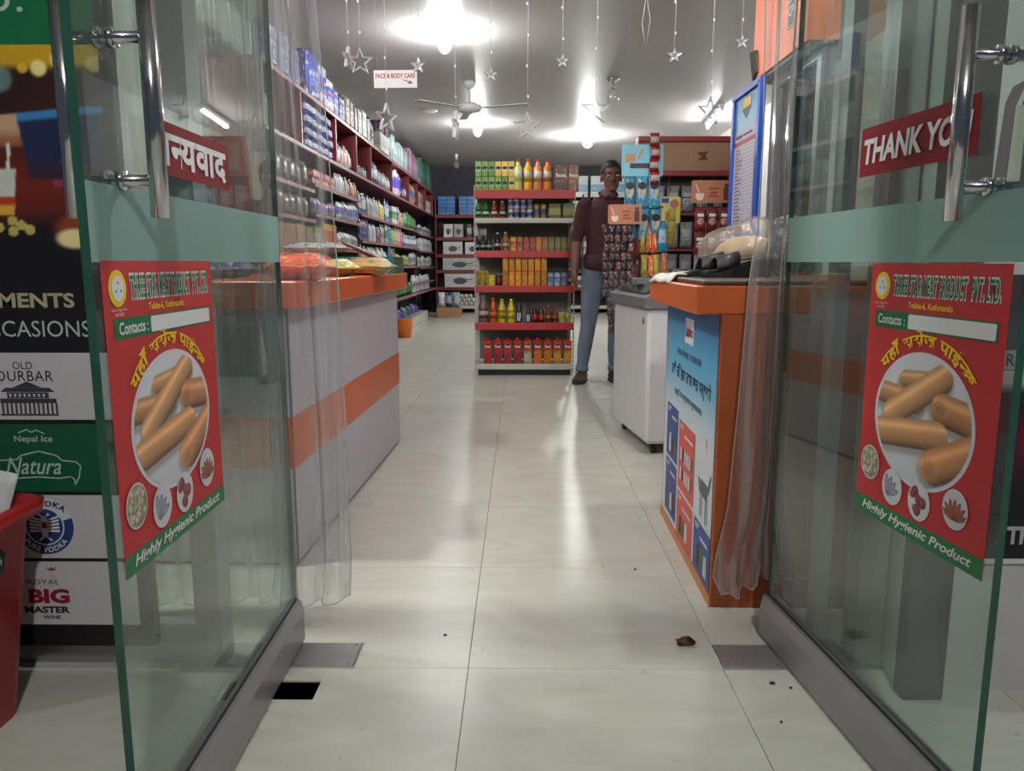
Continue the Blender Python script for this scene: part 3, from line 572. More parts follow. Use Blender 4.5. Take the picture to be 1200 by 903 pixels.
MB().cbox(-0.05, 0.51, 0.0, 0.80, 0.8855, 0.900, 0.004).obj('dark_board', mat('dark_worn_board', (78, 60, 44), 0.5, var=0.15), rcn)
MB().box(-0.004, 0.0, 0.0, 0.82, 0.0, 0.028).obj('skirting', mat('pale_wood_strip', (190, 130, 84), .5), rcn)
# festival poster on the aisle side of the cash counter: x runs towards the camera
fp = panel('poster', 'blue festival sale poster on the aisle side of the cash counter', 'poster', rcn.matrix_basis @ Vector((-0.0012, 0.80, 0.035)), rcn.matrix_basis.to_3x3() @ Vector((0, -1, 0)))
PW, PH = 0.78, 0.772
paint('sky_print', 0, PW, 0, PH, 40, 60, lambda x, y: over(over(np.tile(np.array([[206., 212., 220.]]), (len(x), 1)), (86, 168, 206), sstep(.38, .62, y)), (34, 92, 150), sstep(.60, .78, y) * .85), fp, .3)
PBL = mat('panel_blue', (44, 72, 140), .5); PRD = mat('panel_red', (206, 82, 70), .5); INK = mat('navy_ink', (26, 34, 72), .5); SILV = mat('pale_print', (200, 204, 210), .5)
flat('logo_box', rc(.33, .46, .655, .735), WHITE, fp, 1); T('Kaidu', .368, .695, .062, .04, INK, fp, 2, bold=.02); T('Mart', .427, .695, .052, .036, PRED, fp, 2, bold=.02)
write(deva(['ए','क',' ','का','र्य',' ','उ','प','हा','र','को'], .01), .40, .615, .38, .034, INK, fp, 2); write(deva(['द','शैं',' ','ति','हा','र',' ','त','था',' ','छ','ठ',' ','प','र्व','को'], .03), .42, .545, .60, .062, INK, fp, 2)
write(deva(['हा','र्दि','क',' ','म','ङ्ग','ल','म','य',' ','शु','भ','का','म','ना'], .01), .40, .475, .42, .034, INK, fp, 2)
for x0, x1, y0_, y1_, m_ in ((.06, .27, .225, .415, PBL), (.29, .545, .165, .395, PRD), (.06, .27, .02, .215, PBL), (.29, .545, .0, .155, PRD), (.565, .78, .0, .155, PBL)): 
    q = flat('offer_panel', rc(x0, x1, y0_, y1_), m_, fp, 1); flats('offer_heading', [rc(x0 + .02, x0 + .075, y1_ - .016, y1_ - .010), rc(x0 + .02, x0 + .06, y1_ - .025, y1_ - .020)], SILV, q, 2); flat('offer_line', rc(x0 + .09, x1 - .03, y1_ - .045, y1_ - .036), SILV, q, 2)
    rg = random.Random(int(x0 * 1000 + y0_ * 77))
    if m_ is PRD and y0_ > .1:
        for yy in (y0_ + .10, y0_ + .035):
            for k in range(6): flat('product_print', [(x0 + .03 + k*.034, yy), (x0 + .052 + k*.034, yy), (x0 + .058 + k*.034, yy + .04), (x0 + .035 + k*.034, yy + .048)], (SILV, BLACK, mat('olive_print', (86, 96, 52), .5))[k % 3 if k % 2 else 0], q, 2)
    else:
        for k in range(3): flat('product_print', [(x0 + .05 + k*.045, y0_ + .02), (x0 + .09 + k*.045, y0_ + .02), (x0 + .085 + k*.045, y0_ + .07 + .03*rg.random()), (x0 + .055 + k*.045, y0_ + .08)], (BLACK, mat('olive_print', (86, 96, 52), .5), SILV)[(k + int(y0_ * 50)) % 3], q, 2)
BGH = mat('goat_grey', (86, 90, 98), .5)
flats('goat_print', [[(.63, .245), (.72, .24), (.735, .285), (.64, .29)], [(.72, .28), (.755, .33), (.765, .32), (.74, .265)], rc(.632, .642, .175, .25), rc(.655, .664, .18, .25), rc(.70, .71, .17, .25), rc(.722, .73, .175, .25), [(.60, .29), (.635, .28), (.63, .25), (.62, .24)]], BGH, fp, 1.2)
flats('kite_print', [[(.02, .60), (.045, .55), (.05, .61), (.04, .67)], [(.13, .68), (.145, .655), (.15, .69), (.145, .705)], [(.68, .40), (.695, .375), (.70, .405), (.69, .425)]], mat('kite_gold', (196, 150, 50), .5), fp, 1.2)
# ------------------------------------------------------------ chest freezer
fz = thing('chest_freezer', 'white chest freezer with grey lid behind the cash counter', 'freezer', (0.617, 3.70, 0), R(6.8))
FW = mat('freezer_white', (204, 204, 206), 0.3, var=0.03); FG = mat('freezer_grey_trim', (104, 104, 108), 0.4)
MB().cbox(0.0, 0.72, 0.0, 0.68, 0.055, 0.735, 0.018).obj('cabinet', FW, fz)
MB().prism([(-0.02, 0.725), (0.74, 0.725), (0.74, 0.90), (0.34, 0.90), (0.12, 0.855), (-0.02, 0.775)], -0.015, 0.70, axis=1).obj('lid_frame', FG, fz)
MB().add([(0.0, 0.05, .795), (0.0, .64, .795), (.12, .64, .864), (.12, .05, .864)], [(0, 1, 2, 3)]).add([(0.13, 0.05, .868), (0.13, .64, .868), (.33, .64, .9085), (.33, .05, .9085)], [(0, 1, 2, 3)]).obj('lid_glass', mat('dark_lid_glass', (70, 76, 80), 0.08), fz)
MB().cbox(0.02, 0.10, 0.30, 0.40, 0.83, 0.865, 0.004).obj('lid_handle', FG, fz)
MB().box(0.125, 0.128, -0.0008, 0.0, 0.075, 0.72).obj('panel_seam', mat('seam_grey', (150, 150, 154), .5), fz)
MB().tube([(-0.001, 0.075, 0.66), (0.0, 0.075, 0.66), (-0.003, 0.075, 0.66)], 0.017, 16).obj('round_badge', mat('badge_brass', (120, 96, 40), .4), fz); MB().tube([(0.155, 0.0, 0.10), (0.155, -0.008, 0.10)], 0.016, 14).obj('drain_plug', FW, fz)
for x_, y_ in ((.06, .06), (.66, .06), (.06, .62), (.66, .62)):
    MB().tube([(x_ - .012, y_, .026), (x_ + .012, y_, .026)], 0.026, 14).obj('caster', BLACK, fz)
# ------------------------------------------------------------ red gondola with juices
go = thing('gondola_shelf', 'red edged gondola shelf full of juice cartons and bottles', 'shelf', (-0.375, 6.42, 0), R(1.0)); GW = 0.83
MB().box(0.0, GW, 0.345, 0.36, 0.10, 1.50).obj('back_panel', mat('gondola_back', (120, 118, 112), .6), go)
for x_ in (0.0, GW - 0.03):
    u = MB().box(x_, x_ + .03, 0.33, 0.375, 0, 1.56).obj('upright', CREAM, go)
    MB().box(x_ + .006, x_ + .024, 0.0, 0.33, 0.0, 0.10).obj('base_foot', CREAM, u)
    fr = MB().box(x_ + (0 if x_ == 0 else .02), x_ + (.01 if x_ == 0 else .03), -0.012, 0.012, 0.02, 1.56).obj('slotted_strip', CREAM, go)
    sl = MB()
    for k in range(46): sl.box(x_ + (-.0008 if x_ == 0 else .0295), x_ + (.0005 if x_ == 0 else .0308), -0.005, 0.005, .05 + k * .033, .066 + k * .033)
    for k in range(46): sl.box(x_ + (.003 if x_ == 0 else .022), x_ + (.007 if x_ == 0 else .028), -0.0126, -0.0118, .05 + k * .033, .066 + k * .033)
    sl.obj('slot_marks', BLACK, fr)
GZ = [0.088, 0.435, 0.740, 1.025, 1.288, 1.515]
for k, z in enumerate(GZ):
    top = 1.0
    s_ = MB().box(0.012, GW - 0.012, 0.0, 0.34, z - 0.016, z).obj('shelf_board', CREAM, go)
    hgt = (.045, .062, .055, .055, .04, .072)[k]
    MB().cbox(0.004, GW - 0.004, -0.016, -0.002, z - hgt + .012, z + .012, 0.003).obj('price_rail', CREAM if k in (0, 4) else REDPAINT, s_)
    if k: MB().prism([(0.01, z - .016), (.33, z - .016), (.33, z - .06)], 0.014, 0.02, axis=0).prism([(0.01, z - .016), (.33, z - .016), (.33, z - .06)], GW - .02, GW - .014, axis=0).obj('bracket', CREAM, s_)
MB().box(0.03, GW - .03, 0.02, .03, 0.0, 0.045).obj('kick_board', mat('kick_black', (26, 25, 24), .7), go)
# ------------------------------------------------------------ left wall shelving (front edge at x = -1.6)
sh = thing('wall_shelving', 'long maroon and grey wall shelving of toiletries along the left wall', 'shelf', (-1.6, 0, 0)); YA, YB = 5.0, 14.55
MB().box(-0.36, 0.0, YA, YB, 2.18, 2.205).obj('top_board', MAROON, sh); MB().box(-0.36, 0.0, YA, YB, 1.775, 1.80).obj('cabinet_floor', MAROON, sh)
MB().box(-0.375, -0.36, YA, YB, 0.0, 2.18).obj('back_board', mat('shelf_back_grey', (58, 56, 60), .6), sh); MB().box(-0.359, -0.35, YA, YB, 1.80, 2.18).obj('cabinet_back', MAROON, sh)
EDGEP = mat('pink_price_strip', (142, 92, 96), .45)
MB().box(0.0, 0.004, YA, YB, 2.178, 2.207).box(0.0, 0.004, YA, YB, 1.778, 1.803).obj('price_strip', EDGEP, sh)
for y in (5.0, 5.85, 6.93, 7.78, 8.53, 9.9, 11.4, 12.4, 13.4, 14.5): MB().box(-0.35, -0.002, y, y + .022, 1.80, 2.18).obj('divider', MAROON, sh)
MB().box(-0.36, 0.0, 4.975, 5.0, 0.0, 2.205).obj('end_panel', MAROON, sh)
SHELVES = []
for y0_, y1_, zs in ((5.02, 6.15, (1.50, 1.27, 1.03, .78)), (6.17, 7.93, (1.555, 1.325, 1.062, .82)), (7.95, 12.5, (1.43, 1.163, .885, .62)), (12.52, 14.5, (1.40, 1.13, .86, .62))):
    for z in zs:
        if y0_ > 12: zz = z
        s_ = MB().box(-0.355, -0.006, y0_, y1_, z - .018, z).obj('shelf_board', DARKSTEEL, sh); MB().box(-0.006, 0.0, y0_, y1_, z - .024, z + .003).obj('price_rail', EDGEP, s_)
        SHELVES.append((y0_, y1_, z))
        MB().prism([(-.35, z - .018), (-.02, z - .018), (-.35, z - .10)], y0_ + .005, y0_ + .009, axis=1).obj('bracket', DARKSTEEL, s_)
MB().box(-0.36, 0.05, 8.0, 14.5, .462, .484).obj('base_shelf', DARKSTEEL, sh); MB().box(0.05, 0.056, 8.0, 14.5, .455, .49).obj('price_rail', EDGEP, sh)
# ------------------------------------------------------------ back wall shelving
bs = thing('back_shelving', 'dark red shelving of boxed cookware across the back wall', 'shelf', (0, 14.5, 0))
BZ = [0.13, 0.47, 0.79, 1.08, 1.39, 1.80]
for k, z in enumerate(BZ):
    s_ = MB().box(-1.55, 2.6, 0.0, 0.40, z - .02, z).obj('shelf_board', MAROON, bs); MB().cbox(-1.55, 2.6, -0.012, 0.0, z - .05, z + .012, .003).obj('price_rail', CREAM if k == 0 else mat('dark_red_rail', (110, 34, 40), .45), s_)
for x_ in (-1.57, -.60, .38, 1.36, 2.6): MB().box(x_, x_ + .02, 0.0, 0.40, 0, 2.12).obj('divider', MAROON, bs)
MB().box(-1.55, 2.6, 0.40, 0.415, 0, 2.12).obj('back_board', mat('shelf_back_dark', (48, 40, 44), .7), bs)
# ------------------------------------------------------------ right: red framed display cabinet, partition, price board
rd = thing('display_cabinet', 'red framed display cabinet with brown header board behind the freezer', 'cabinet', (0.92, 6.2, 0)); CWD = 0.76
MB().box(0.03, CWD - .03, 0.03, 0.04, 1.64, 1.88).obj('header_board', mat('brown_header', (156, 118, 90), .5, var=.05), rd)
for nm, a in (('frame_rail', (0, CWD, 0, .05, 1.87, 1.91)), ('frame_rail', (0, CWD, 0, .05, 1.61, 1.65)), ('frame_stile', (0, .035, 0, .05, 1.65, 1.87)), ('frame_stile', (CWD - .035, CWD, 0, .05, 1.65, 1.87))): MB().cbox(*a, .004).obj(nm, mat('cabinet_red', (138, 32, 40), .4), rd)
flats('header_smudge', [[(.46, 1.79), (.56, 1.80), (.53, 1.77), (.55, 1.735), (.47, 1.73), (.50, 1.76)]], mat('smudge_brown', (84, 58, 44), .6), None).parent = rd
sm = [o for o in rd.children if o.name.startswith('header_smudge')][0]; sm.rotation_euler = (R(90), 0, 0); sm.location = (0, 0.029, 0)
MB().box(0, .02, .05, .16, 0, 1.91).obj('side_panel', MAROON, rd); MB().box(CWD - .02, CWD, .05, .16, 0, 1.91).obj('side_panel', MAROON, rd); MB().box(.02, CWD - .02, .15, .16, 0, 1.91).obj('back_panel', mat('shelf_back_dark', (48, 40, 44), .7), rd)
for z in (.45, .80, 1.05, 1.33): MB().box(.02, CWD - .02, .0, .15, z - .02, z).obj('shelf_board', MAROON, rd)
for x_ in (.25, .50): MB().tube([(x_, .004, 1.05), (x_, .004, 1.61)], .004, 6).obj('hanging_rod', CHROME, rd)
pt = thing('partition', 'aluminium framed dark glass partition with orange header behind the cash counter', 'partition', (1.06, 2.86, 0)); 
MB().box(0, .05, 0, .04, 0, 1.70).obj('frame_stile', ALU, pt); MB().box(0, .05, .50, .54, 0, 1.70).obj('frame_stile', ALU, pt); MB().box(0, .05, .04, .50, 1.66, 1.70).obj('frame_rail', ALU, pt); MB().box(0, .05, .04, .50, .86, .92).obj('frame_rail', ALU, pt)
MB().box(.02, .03, .04, .50, .92, 1.66).obj('dark_glass', mat('smoked_glass', (38, 40, 46), 0.06), pt); MB().box(.01, .04, .04, .50, 0, .86).obj('kick_panel', LILAC, pt)
MB().box(-.06, .05, -.02, .62, 1.71, 2.40).obj('header_board', mat('orange_board', (226, 112, 62), .5, var=.03), pt); MB().box(-.05, .05, -.02, .60, 1.695, 1.709).obj('frame_rail', BLACK, pt)
sp = panel('notice_plate', None, None, (0, 0, 0), (0, -1, 0)); sp.parent = pt; sp.location = (-.0612, .20, 1.80); flat('plate', rc(0, .075, 0, .10), mat('notice_green', (40, 48, 44), .5), sp, .5); flats('plate_border', stroke(rc(.005, .07, .005, .095), .003), WHITE, sp, 1.2); T('CP', .037, .06, .045, .035, WHITE, sp, 1.2)
MB().box(.075, .085, -.85, .0, 0, 2.3).obj('side_pane', MATS['fixed_pane_glass'], pt)
for y_ in (-.86, -.45): MB().box(.06, .11, y_, y_ + .035, 0, 2.3).obj('frame_stile', ALU, pt)
pbd = thing('price_board', 'tall blue framed price list board beside the cash counter', 'board', (1.0, 3.34, 1.06))
BLU = mat('board_blue', (30, 72, 160), .4)
MB().box(0, .012, 0, .40, 0, .63).obj('backing', WHITE, pbd)
for nm, a in (('frame_rail', (-.012, .016, -.01, .41, -.012, .02)), ('frame_rail', (-.012, .016, -.01, .41, .615, .645)), ('frame_stile', (-.012, .016, -.012, .022, 0, .63)), ('frame_stile', (-.012, .016, .378, .412, 0, .63))): MB().cbox(*a, .003).obj(nm, BLU, pbd)
pp = panel('price_sheet', None, None, (0, 0, 0), (0, -1, 0)); pp.parent = pbd; pp.location = (-.0005, .40, 0)
flat('sheet', rc(.02, .38, .02, .615), mat('list_paper', (196, 190, 204), .6), pp, .4); paint('sky_banner', .02, .38, .47, .615, 12, 12, lambda x, y: over(np.tile(np.array([[120., 170., 200.]]), (len(x), 1)), (50, 110, 180), sstep(.5, .64, y)), pp, 1)
flat('crest', [(.13, .605), (.16, .595), (.20, .61), (.24, .595), (.27, .605), (.265, .55), (.20, .51), (.135, .55)], BLACK, pp, 2); flat('crest_band', rc(.14, .26, .56, .60), mat('crest_yellow', (200, 180, 40), .5), pp, 3); flat('red_band', rc(.02, .38, .405, .425), mat('list_red', (150, 30, 50), .5), pp, 1); flat('foot_band', rc(.02, .38, .02, .045), mat('list_red', (150, 30, 50), .5), pp, 1)
rows = []; rg = random.Random(4)
for k in range(21):
    y_ = .395 - k * .0165; rows.append(rc(.03, .37, y_ - .0012, y_))
    rows.append(rc(.05, .05 + rg.uniform(.05, .12), y_ - .011, y_ - .006)); rows.append(rc(.335, .335 + rg.uniform(.01, .03), y_ - .011, y_ - .006))
flats('list_lines', rows, mat('list_ink', (60, 56, 76), .6), pp, 1.2); flats('list_heading', [rc(.05, .15, .437, .452), rc(.16, .30, .440, .450)], MATS['list_ink'], pp, 1.2)
MB().prism([(0, 0), (.05, -.03), (.11, .10), (.02, .09)], 1.74, 1.79, axis=0).obj('carton_flap', mat('dark_box_card', (52, 48, 42), .8), None); o = bpy.data.objects['carton_flap']; o.name = 'small_box'; o.location = (-.75, 3.40, 1.735); tag(o, 'small dark open box perched above the blue price board', 'box')
# ------------------------------------------------------------ product prototypes (front looks along -y), parked and then placed
ORD = ('first','second','third','fourth','fifth','sixth','seventh','eighth','ninth','tenth','eleventh','twelfth','thirteenth','fourteenth','fifteenth','sixteenth','seventeenth','eighteenth','nineteenth','twentieth')
def nth(label, i, n, where):
    return label if n < 2 else label + ', ' + (ORD[i] if i < 20 else 'far') + ' ' + where
def p_box(w_, d_, h_, m, c=.003): return MB().cbox(-w_/2, w_/2, -d_/2, d_/2, 0, h_, c).mesh('body'), m
def p_bag(w_, h_, t_, m, seed=1): return MB().pillow(w_, h_, t_, seed=seed, wob=.003).mesh('body'), m
class Prod:
    """a kind of product: mesh + parts, copied to every place"""
    def __init__(s, name, cat, me, m, parts=()): s.name = name; s.cat = cat; s.me = me; s.m = m; s.parts = parts; me.materials.clear(); me.materials.append(m); [(q.materials.clear(), q.materials.append(mm)) for n_, q, mm in parts]
    def at(s, loc, rz=0.0, label='', group=None, tilt=0.0, sc=1.0, vary=1.0):
        o = bpy.data.objects.new(s.name, s.me); COL.objects.link(o); o.location = loc; o.rotation_euler = (tilt, 0, rz); o.scale = (sc, sc, sc * vary); tag(o, label, s.cat, group)
        for n_, q, mm in s.parts:
            c = bpy.data.objects.new(n_, q); COL.objects.link(c); c.parent = o
        return o
def BOX(name, cat, w_, d_, h_, m, parts=(), c=.003): return Prod(name, cat, MB().cbox(-w_/2, w_/2, -d_/2, d_/2, 0, h_, c).mesh(name), m, parts)
def BAG(name, cat, w_, h_, t_, m, seed=1): return Prod(name, cat, MB().pillow(w_, h_, t_, seed=seed, wob=.002).mesh(name), m)
def BOT(name, r, h_, body, label, cap, neck=.32, sy=1.0, lab=(.2, .55), n=12):
    hb = h_ * (1 - neck); b = MB().lathe([(r*.9, 0), (r, .01), (r, hb * .86), (r*.86, hb), (r*.45, hb + h_*neck*.55), (r*.36, h_*.94)], n, sy=sy).mesh(name)
    parts = [('cap', MB().lathe([(r*.42, h_*.93), (r*.42, h_), (r*.30, h_*1.005)], 10, sy=sy).mesh('cap'), cap)]
    if label: parts.insert(0, ('label', MB().lathe([(r*1.015, h_*lab[0]), (r*1.015, h_*lab[1])], n, sy=sy).mesh('label'), label))
    return Prod(name, 'bottle', b, body, parts)
def CAN(name, r, h_, m): return Prod(name, 'can', MB().lathe([(r*.85, 0), (r, .006), (r, h_ - .01), (r*.84, h_)], 12).mesh(name), m, [('lid', MB().lathe([(r*.82, h_ - .001), (r*.8, h_ + .001)], 12).mesh('lid'), CHROME)])
def pm(n_, a, b, c, **k): return pack('print_' + n_, a, b, c, **k)
def col(n_, *c, **k): return mat('plastic_' + n_, c, k.pop('rough', .3), **k)
RED_, GRN, YEL, ORG = col('red', 190, 34, 40), col('green', 40, 120, 50), col('yellow', 226, 190, 40), col('orange', 222, 110, 40)
WHT, NVY, BLK, BRN = col('white', 220, 222, 224), col('navy', 34, 44, 110), col('black', 26, 24, 26), col('amber', 130, 62, 30)
# ---- gondola stock
gm = go.matrix_basis
def G(p, xs, k, label, y=.05, dz=0.0, rz=0.0, grp=None):
    for i, x in enumerate(xs): p.at(gm @ Vector((x, y, GZ[k] + dz)), go.rotation_euler.z + rz, nth(label, i, len(xs), 'from left'), grp or label.split(' on ')[0] + ' rows')
def gx(px): return (px / 6.02 + 540 - 555.5) / 113.0 * GW
def lay(txt, w_, h_, cx, cz, d_, bold=.03, rot=False):
    me = glyphs(txt, bold); P_ = np.empty(len(me.vertices)*3); me.vertices.foreach_get('co', P_); P_ = P_.reshape(-1, 3); lo, hi = P_.min(0), P_.max(0)
    u = ((P_[:, 0]-lo[0])/(hi[0]-lo[0]) - .5); v = ((P_[:, 1]-lo[1])/(hi[1]-lo[1]) - .5)
    if rot: a, b_ = -v * w_, u * h_
    else: a, b_ = u * w_, v * h_
    P_[:, 0] = cx + a; P_[:, 1] = -d_; P_[:, 2] = cz + b_; me.vertices.foreach_set('co', P_.ravel()); me.update(); return me
def oval(rx, rz_, cz, d_): 
    m_ = MB(); m_.add([(rx*math.cos(t_), -d_, cz + rz_*math.sin(t_)) for t_ in np.linspace(0, 2*math.pi, 20, endpoint=False)], [tuple(range(20))]); return m_.mesh('logo_oval')
S1 = "on the gondola's top shelf"; S2 = "on the gondola's second shelf"; S3 = "on the gondola's third shelf"; S4 = "on the gondola's fourth shelf"; S5 = "on the gondola's fifth shelf"; S6 = "on the gondola's bottom shelf"
band = lambda: ('dark_band', oval(.022, .012, .068, .0262), BLACK)
cg = BOX('drink_carton', 'carton', .050, .05, .118, pm('cg', (96, 150, 60), (120, 170, 84), (200, 214, 150)), [band()]); cy = BOX('drink_carton', 'carton', .050, .05, .118, pm('cy', (214, 190, 92), (226, 206, 130), (240, 226, 170)), [band()])
G(cg, [.037 + .054*i for i in range(5)], 5, 'small green drink carton in the lower row ' + S1, grp='small cartons stacked on the gondola'); G(cy, [.307], 5, 'pale yellow drink carton at the end of the lower row ' + S1)
G(cg, [.037 + .054*i for i in range(3)], 5, 'small green drink carton in the upper row ' + S1, dz=.1195, grp='small cartons stacked on the gondola'); G(cy, [.199 + .054*i for i in range(3)], 5, 'pale yellow drink carton in the upper row ' + S1, dz=.1195, grp='small cartons stacked on the gondola')
for px_, c_, nm in ((388, (206, 206, 130), 'pale green'), (455, (226, 180, 50), 'yellow'), (520, (210, 142, 96), 'peach'), (586, (214, 130, 60), 'orange')):
    G(BOT('drink_bottle', .036, .255, col('drink' + nm, *c_), pm('lb' + nm, c_, (236, 232, 220), c_), RED_, .28, lab=(.3, .75)), [gx(px_)], 5, nm + ' drink bottle with red cap ' + S1, grp='red capped bottles on the gondola')
G(BOX('powder_box', 'box', .118, .06, .215, pm('pb1', (86, 44, 46), (110, 62, 50), (196, 150, 90)), [('lettering', lay('Rasna', .085, .03, 0, .13, .0308), WHT)]), [gx(676)], 5, 'dark purple brown box with white lettering ' + S1); G(BOX('powder_box', 'box', .085, .06, .21, pm('pb2', (136, 84, 60), (150, 96, 66), (210, 170, 120)), [('lettering', lay('Rasna', .07, .026, 0, .13, .0308), WHT)]), [gx(760)], 5, 'tan brown box at the right end ' + S1)
SB = lambda n_, b_, l_, c_, r=.027, h_=.15, **k: BOT('drink_bottle', r, h_, col('b' + n_, *b_), pm('l' + n_, *l_) if l_ else None, c_, **k)
G(SB('grn', (44, 130, 50), ((30, 70, 40), (220, 224, 220), (30, 70, 40)), BLK), [gx(122), gx(172)], 4, 'bright green drink bottle ' + S2); G(SB('red', (150, 62, 40), ((90, 40, 34), (210, 206, 200), (70, 30, 30)), WHT), [gx(228), gx(283)], 4, 'red brown drink bottle ' + S2)
ca = CAN('drink_can', .0245, .086, pm('can1', (190, 196, 206), (40, 60, 120), (220, 224, 230)))
for lv in (0, 1): G(ca, [gx(340), gx(380), gx(425), gx(468)], 4, ('lower' if lv == 0 else 'upper') + ' silver blue can ' + S2, dz=.0885*lv, grp='stacked silver cans')
cb = CAN('drink_can', .025, .125, pm('can2', (196, 140, 60), (60, 70, 140), (220, 200, 150))); G(cb, [gx(515), gx(560)], 4, 'tall gold drink can ' + S2)
G(BOX('drink_carton', 'carton', .10, .06, .13, pm('jb', (70, 96, 50), (150, 160, 90), (196, 150, 80))), [gx(636), gx(730)], 4, 'wide green juice pack ' + S2)
G(SB('dg', (22, 40, 26), ((26, 50, 34), (180, 196, 176), (26, 50, 34)), BLK, .024, .135), [gx(110), gx(153), gx(193)], 3, 'small dark green bottle ' + S3); G(SB('br', (52, 26, 20), ((50, 24, 20), (190, 180, 176), (60, 30, 26)), WHT, .028, .16), [gx(250)], 3, 'dark brown bottle with white cap ' + S3); G(SB('am', (176, 112, 40), ((170, 110, 40), (216, 206, 190), (120, 70, 30)), WHT, .028, .165), [gx(305)], 3, 'amber bottle with white cap ' + S3)
TC = lambda n_, a, b, c: BOX('drink_carton', 'carton', .046, .042, .125, pm('t' + n_, a, b, c))
G(TC('1', (226, 170, 50), (206, 60, 40), (240, 220, 160)), [gx(358), gx(402)], 3, 'yellow and red juice carton ' + S3); G(TC('2', (180, 44, 40), (200, 70, 60), (230, 180, 150)), [gx(446), gx(488)], 3, 'red juice carton ' + S3); G(TC('3', (216, 120, 40), (226, 150, 70), (240, 210, 150)), [gx(530), gx(572)], 3, 'orange juice carton ' + S3); G(TC('4', (120, 112, 66), (146, 136, 84), (190, 176, 120)), [gx(615), gx(658), gx(702), gx(746)], 3, 'olive green juice carton ' + S3)
G(BOX('white_box', 'box', .06, .05, .20, pm('wb', (190, 192, 194), (120, 124, 130), (220, 220, 222))), [gx(150)], 3, 'white box behind the small bottles ' + S3, y=.16)
fr_ = BOX('drink_carton', 'carton', .052, .04, .135, pm('fr', (220, 186, 30), (228, 200, 50), (90, 80, 30)), [('lettering', lay('FROOTI', .03, .11, 0, .068, .0208, rot=True), BLK)]); G(fr_, [gx(126), gx(168)], 2, 'yellow carton with vertical black lettering ' + S4); G(BOX('drink_carton', 'carton', .05, .04, .10, pm('fr', (220, 186, 30), (228, 200, 50), (90, 80, 30))), [gx(211)], 2, 'short yellow carton ' + S4); G(CAN('drink_can', .024, .10, pm('kc', (24, 22, 24), (170, 40, 40), (60, 50, 50))), [gx(258)], 2, 'black and red can ' + S4)
oc = BOX('drink_carton', 'carton', .047, .045, .128, pm('oc', (222, 142, 40), (226, 160, 60), (180, 84, 30)))
for lv in (0, 1): G(oc, [gx(303 + 44*i) for i in range(7)], 2, ('lower' if lv == 0 else 'upper') + ' orange mango drink carton ' + S4, dz=.1295*lv, grp='stacked mango cartons')
G(BOX('drink_carton', 'carton', .046, .045, .118, pm('bs', (150, 166, 190), (84, 110, 160), (210, 214, 220))), [gx(612), gx(656), gx(700)], 2, 'silver blue carton ' + S4); G(SB('jar', (70, 50, 44), ((60, 40, 36), (170, 160, 150), (70, 40, 36)), WHT, .022, .15), [gx(745)], 2, 'small dark bottle at the right end ' + S4)
G(SB('pk', (120, 84, 88), ((90, 60, 66), (196, 180, 176), (110, 60, 66)), col('pinkcap', 150, 110, 104), .042, .235), [gx(150)], 1, 'large dusky pink bottle ' + S5); G(SB('or', (190, 76, 34), ((176, 64, 30), (206, 120, 60), (150, 50, 30)), col('ocap', 196, 84, 40), .033, .215), [gx(220)], 1, 'orange red bottle ' + S5)
G(SB('yl', (206, 178, 40), ((196, 164, 30), (226, 206, 70), (80, 74, 30)), YEL, .034, .205), [gx(278), gx(342)], 1, 'yellow bottle with yellow cap ' + S5)
fz_ = BOT('drink_bottle', .024, .21, BLK, None, BLK, .42); fz_.parts.append(('lettering', lay('FIZZ', .03, .07, 0, .06, .0255, rot=True, bold=.05), WHT)); fz_.parts[-1][1].materials.append(WHT); G(fz_, [gx(396)], 1, 'taller black bottle with white vertical lettering ' + S5); 
for x_ in (gx(460),): o = fz_.at(gm @ Vector((x_, .05, GZ[1])), go.rotation_euler.z, 'shorter black bottle with white vertical lettering ' + S5, 'black bottles on the gondola', sc=.82)
G(SB('cola', (30, 18, 16), ((170, 30, 36), (176, 34, 40), (200, 160, 150)), RED_, .028, .15), [gx(505), gx(550)], 1, 'cola bottle with red label ' + S5); G(SB('rb', (96, 40, 28), ((150, 60, 40), (180, 120, 80), (120, 40, 30)), RED_, .027, .15), [gx(600), gx(645)], 1, 'red brown soda bottle ' + S5); G(CAN('drink_can', .026, .096, pm('yc', (206, 200, 170), (190, 176, 60), (226, 222, 200))), [gx(692), gx(736)], 1, 'pale yellow can ' + S5)
capm = MB().lathe([(.014, .205), (.014, .222), (.010, .224)], 10).mesh('cap')
def real(n_, a, b, c): return BOX('juice_carton', 'carton', .066, .055, .205, pm('real' + n_, a, b, c, lo=.02, hi=.56, blob=5), [('cap', capm, RED_), ('logo', oval(.028, .017, .155, .0281), BLK), ('lettering', lay('Real', .044, .02, 0, .155, .0287, .05), WHT)])
G(real('p', (200, 50, 40), (150, 34, 44), (196, 70, 70)), [gx(180 + 69*i) for i in range(4)], 0, 'red pomegranate juice carton ' + S6); G(real('g', (206, 70, 40), (196, 180, 150), (80, 130, 50)), [gx(457)], 0, 'green fruit juice carton ' + S6); G(real('o', (206, 64, 36), (220, 120, 40), (232, 160, 60)), [gx(526), gx(595)], 0, 'plain orange juice carton ' + S6); G(real('m', (206, 64, 36), (214, 150, 60), (110, 120, 50)), [gx(662), gx(734)], 0, 'mixed fruit juice carton ' + S6)
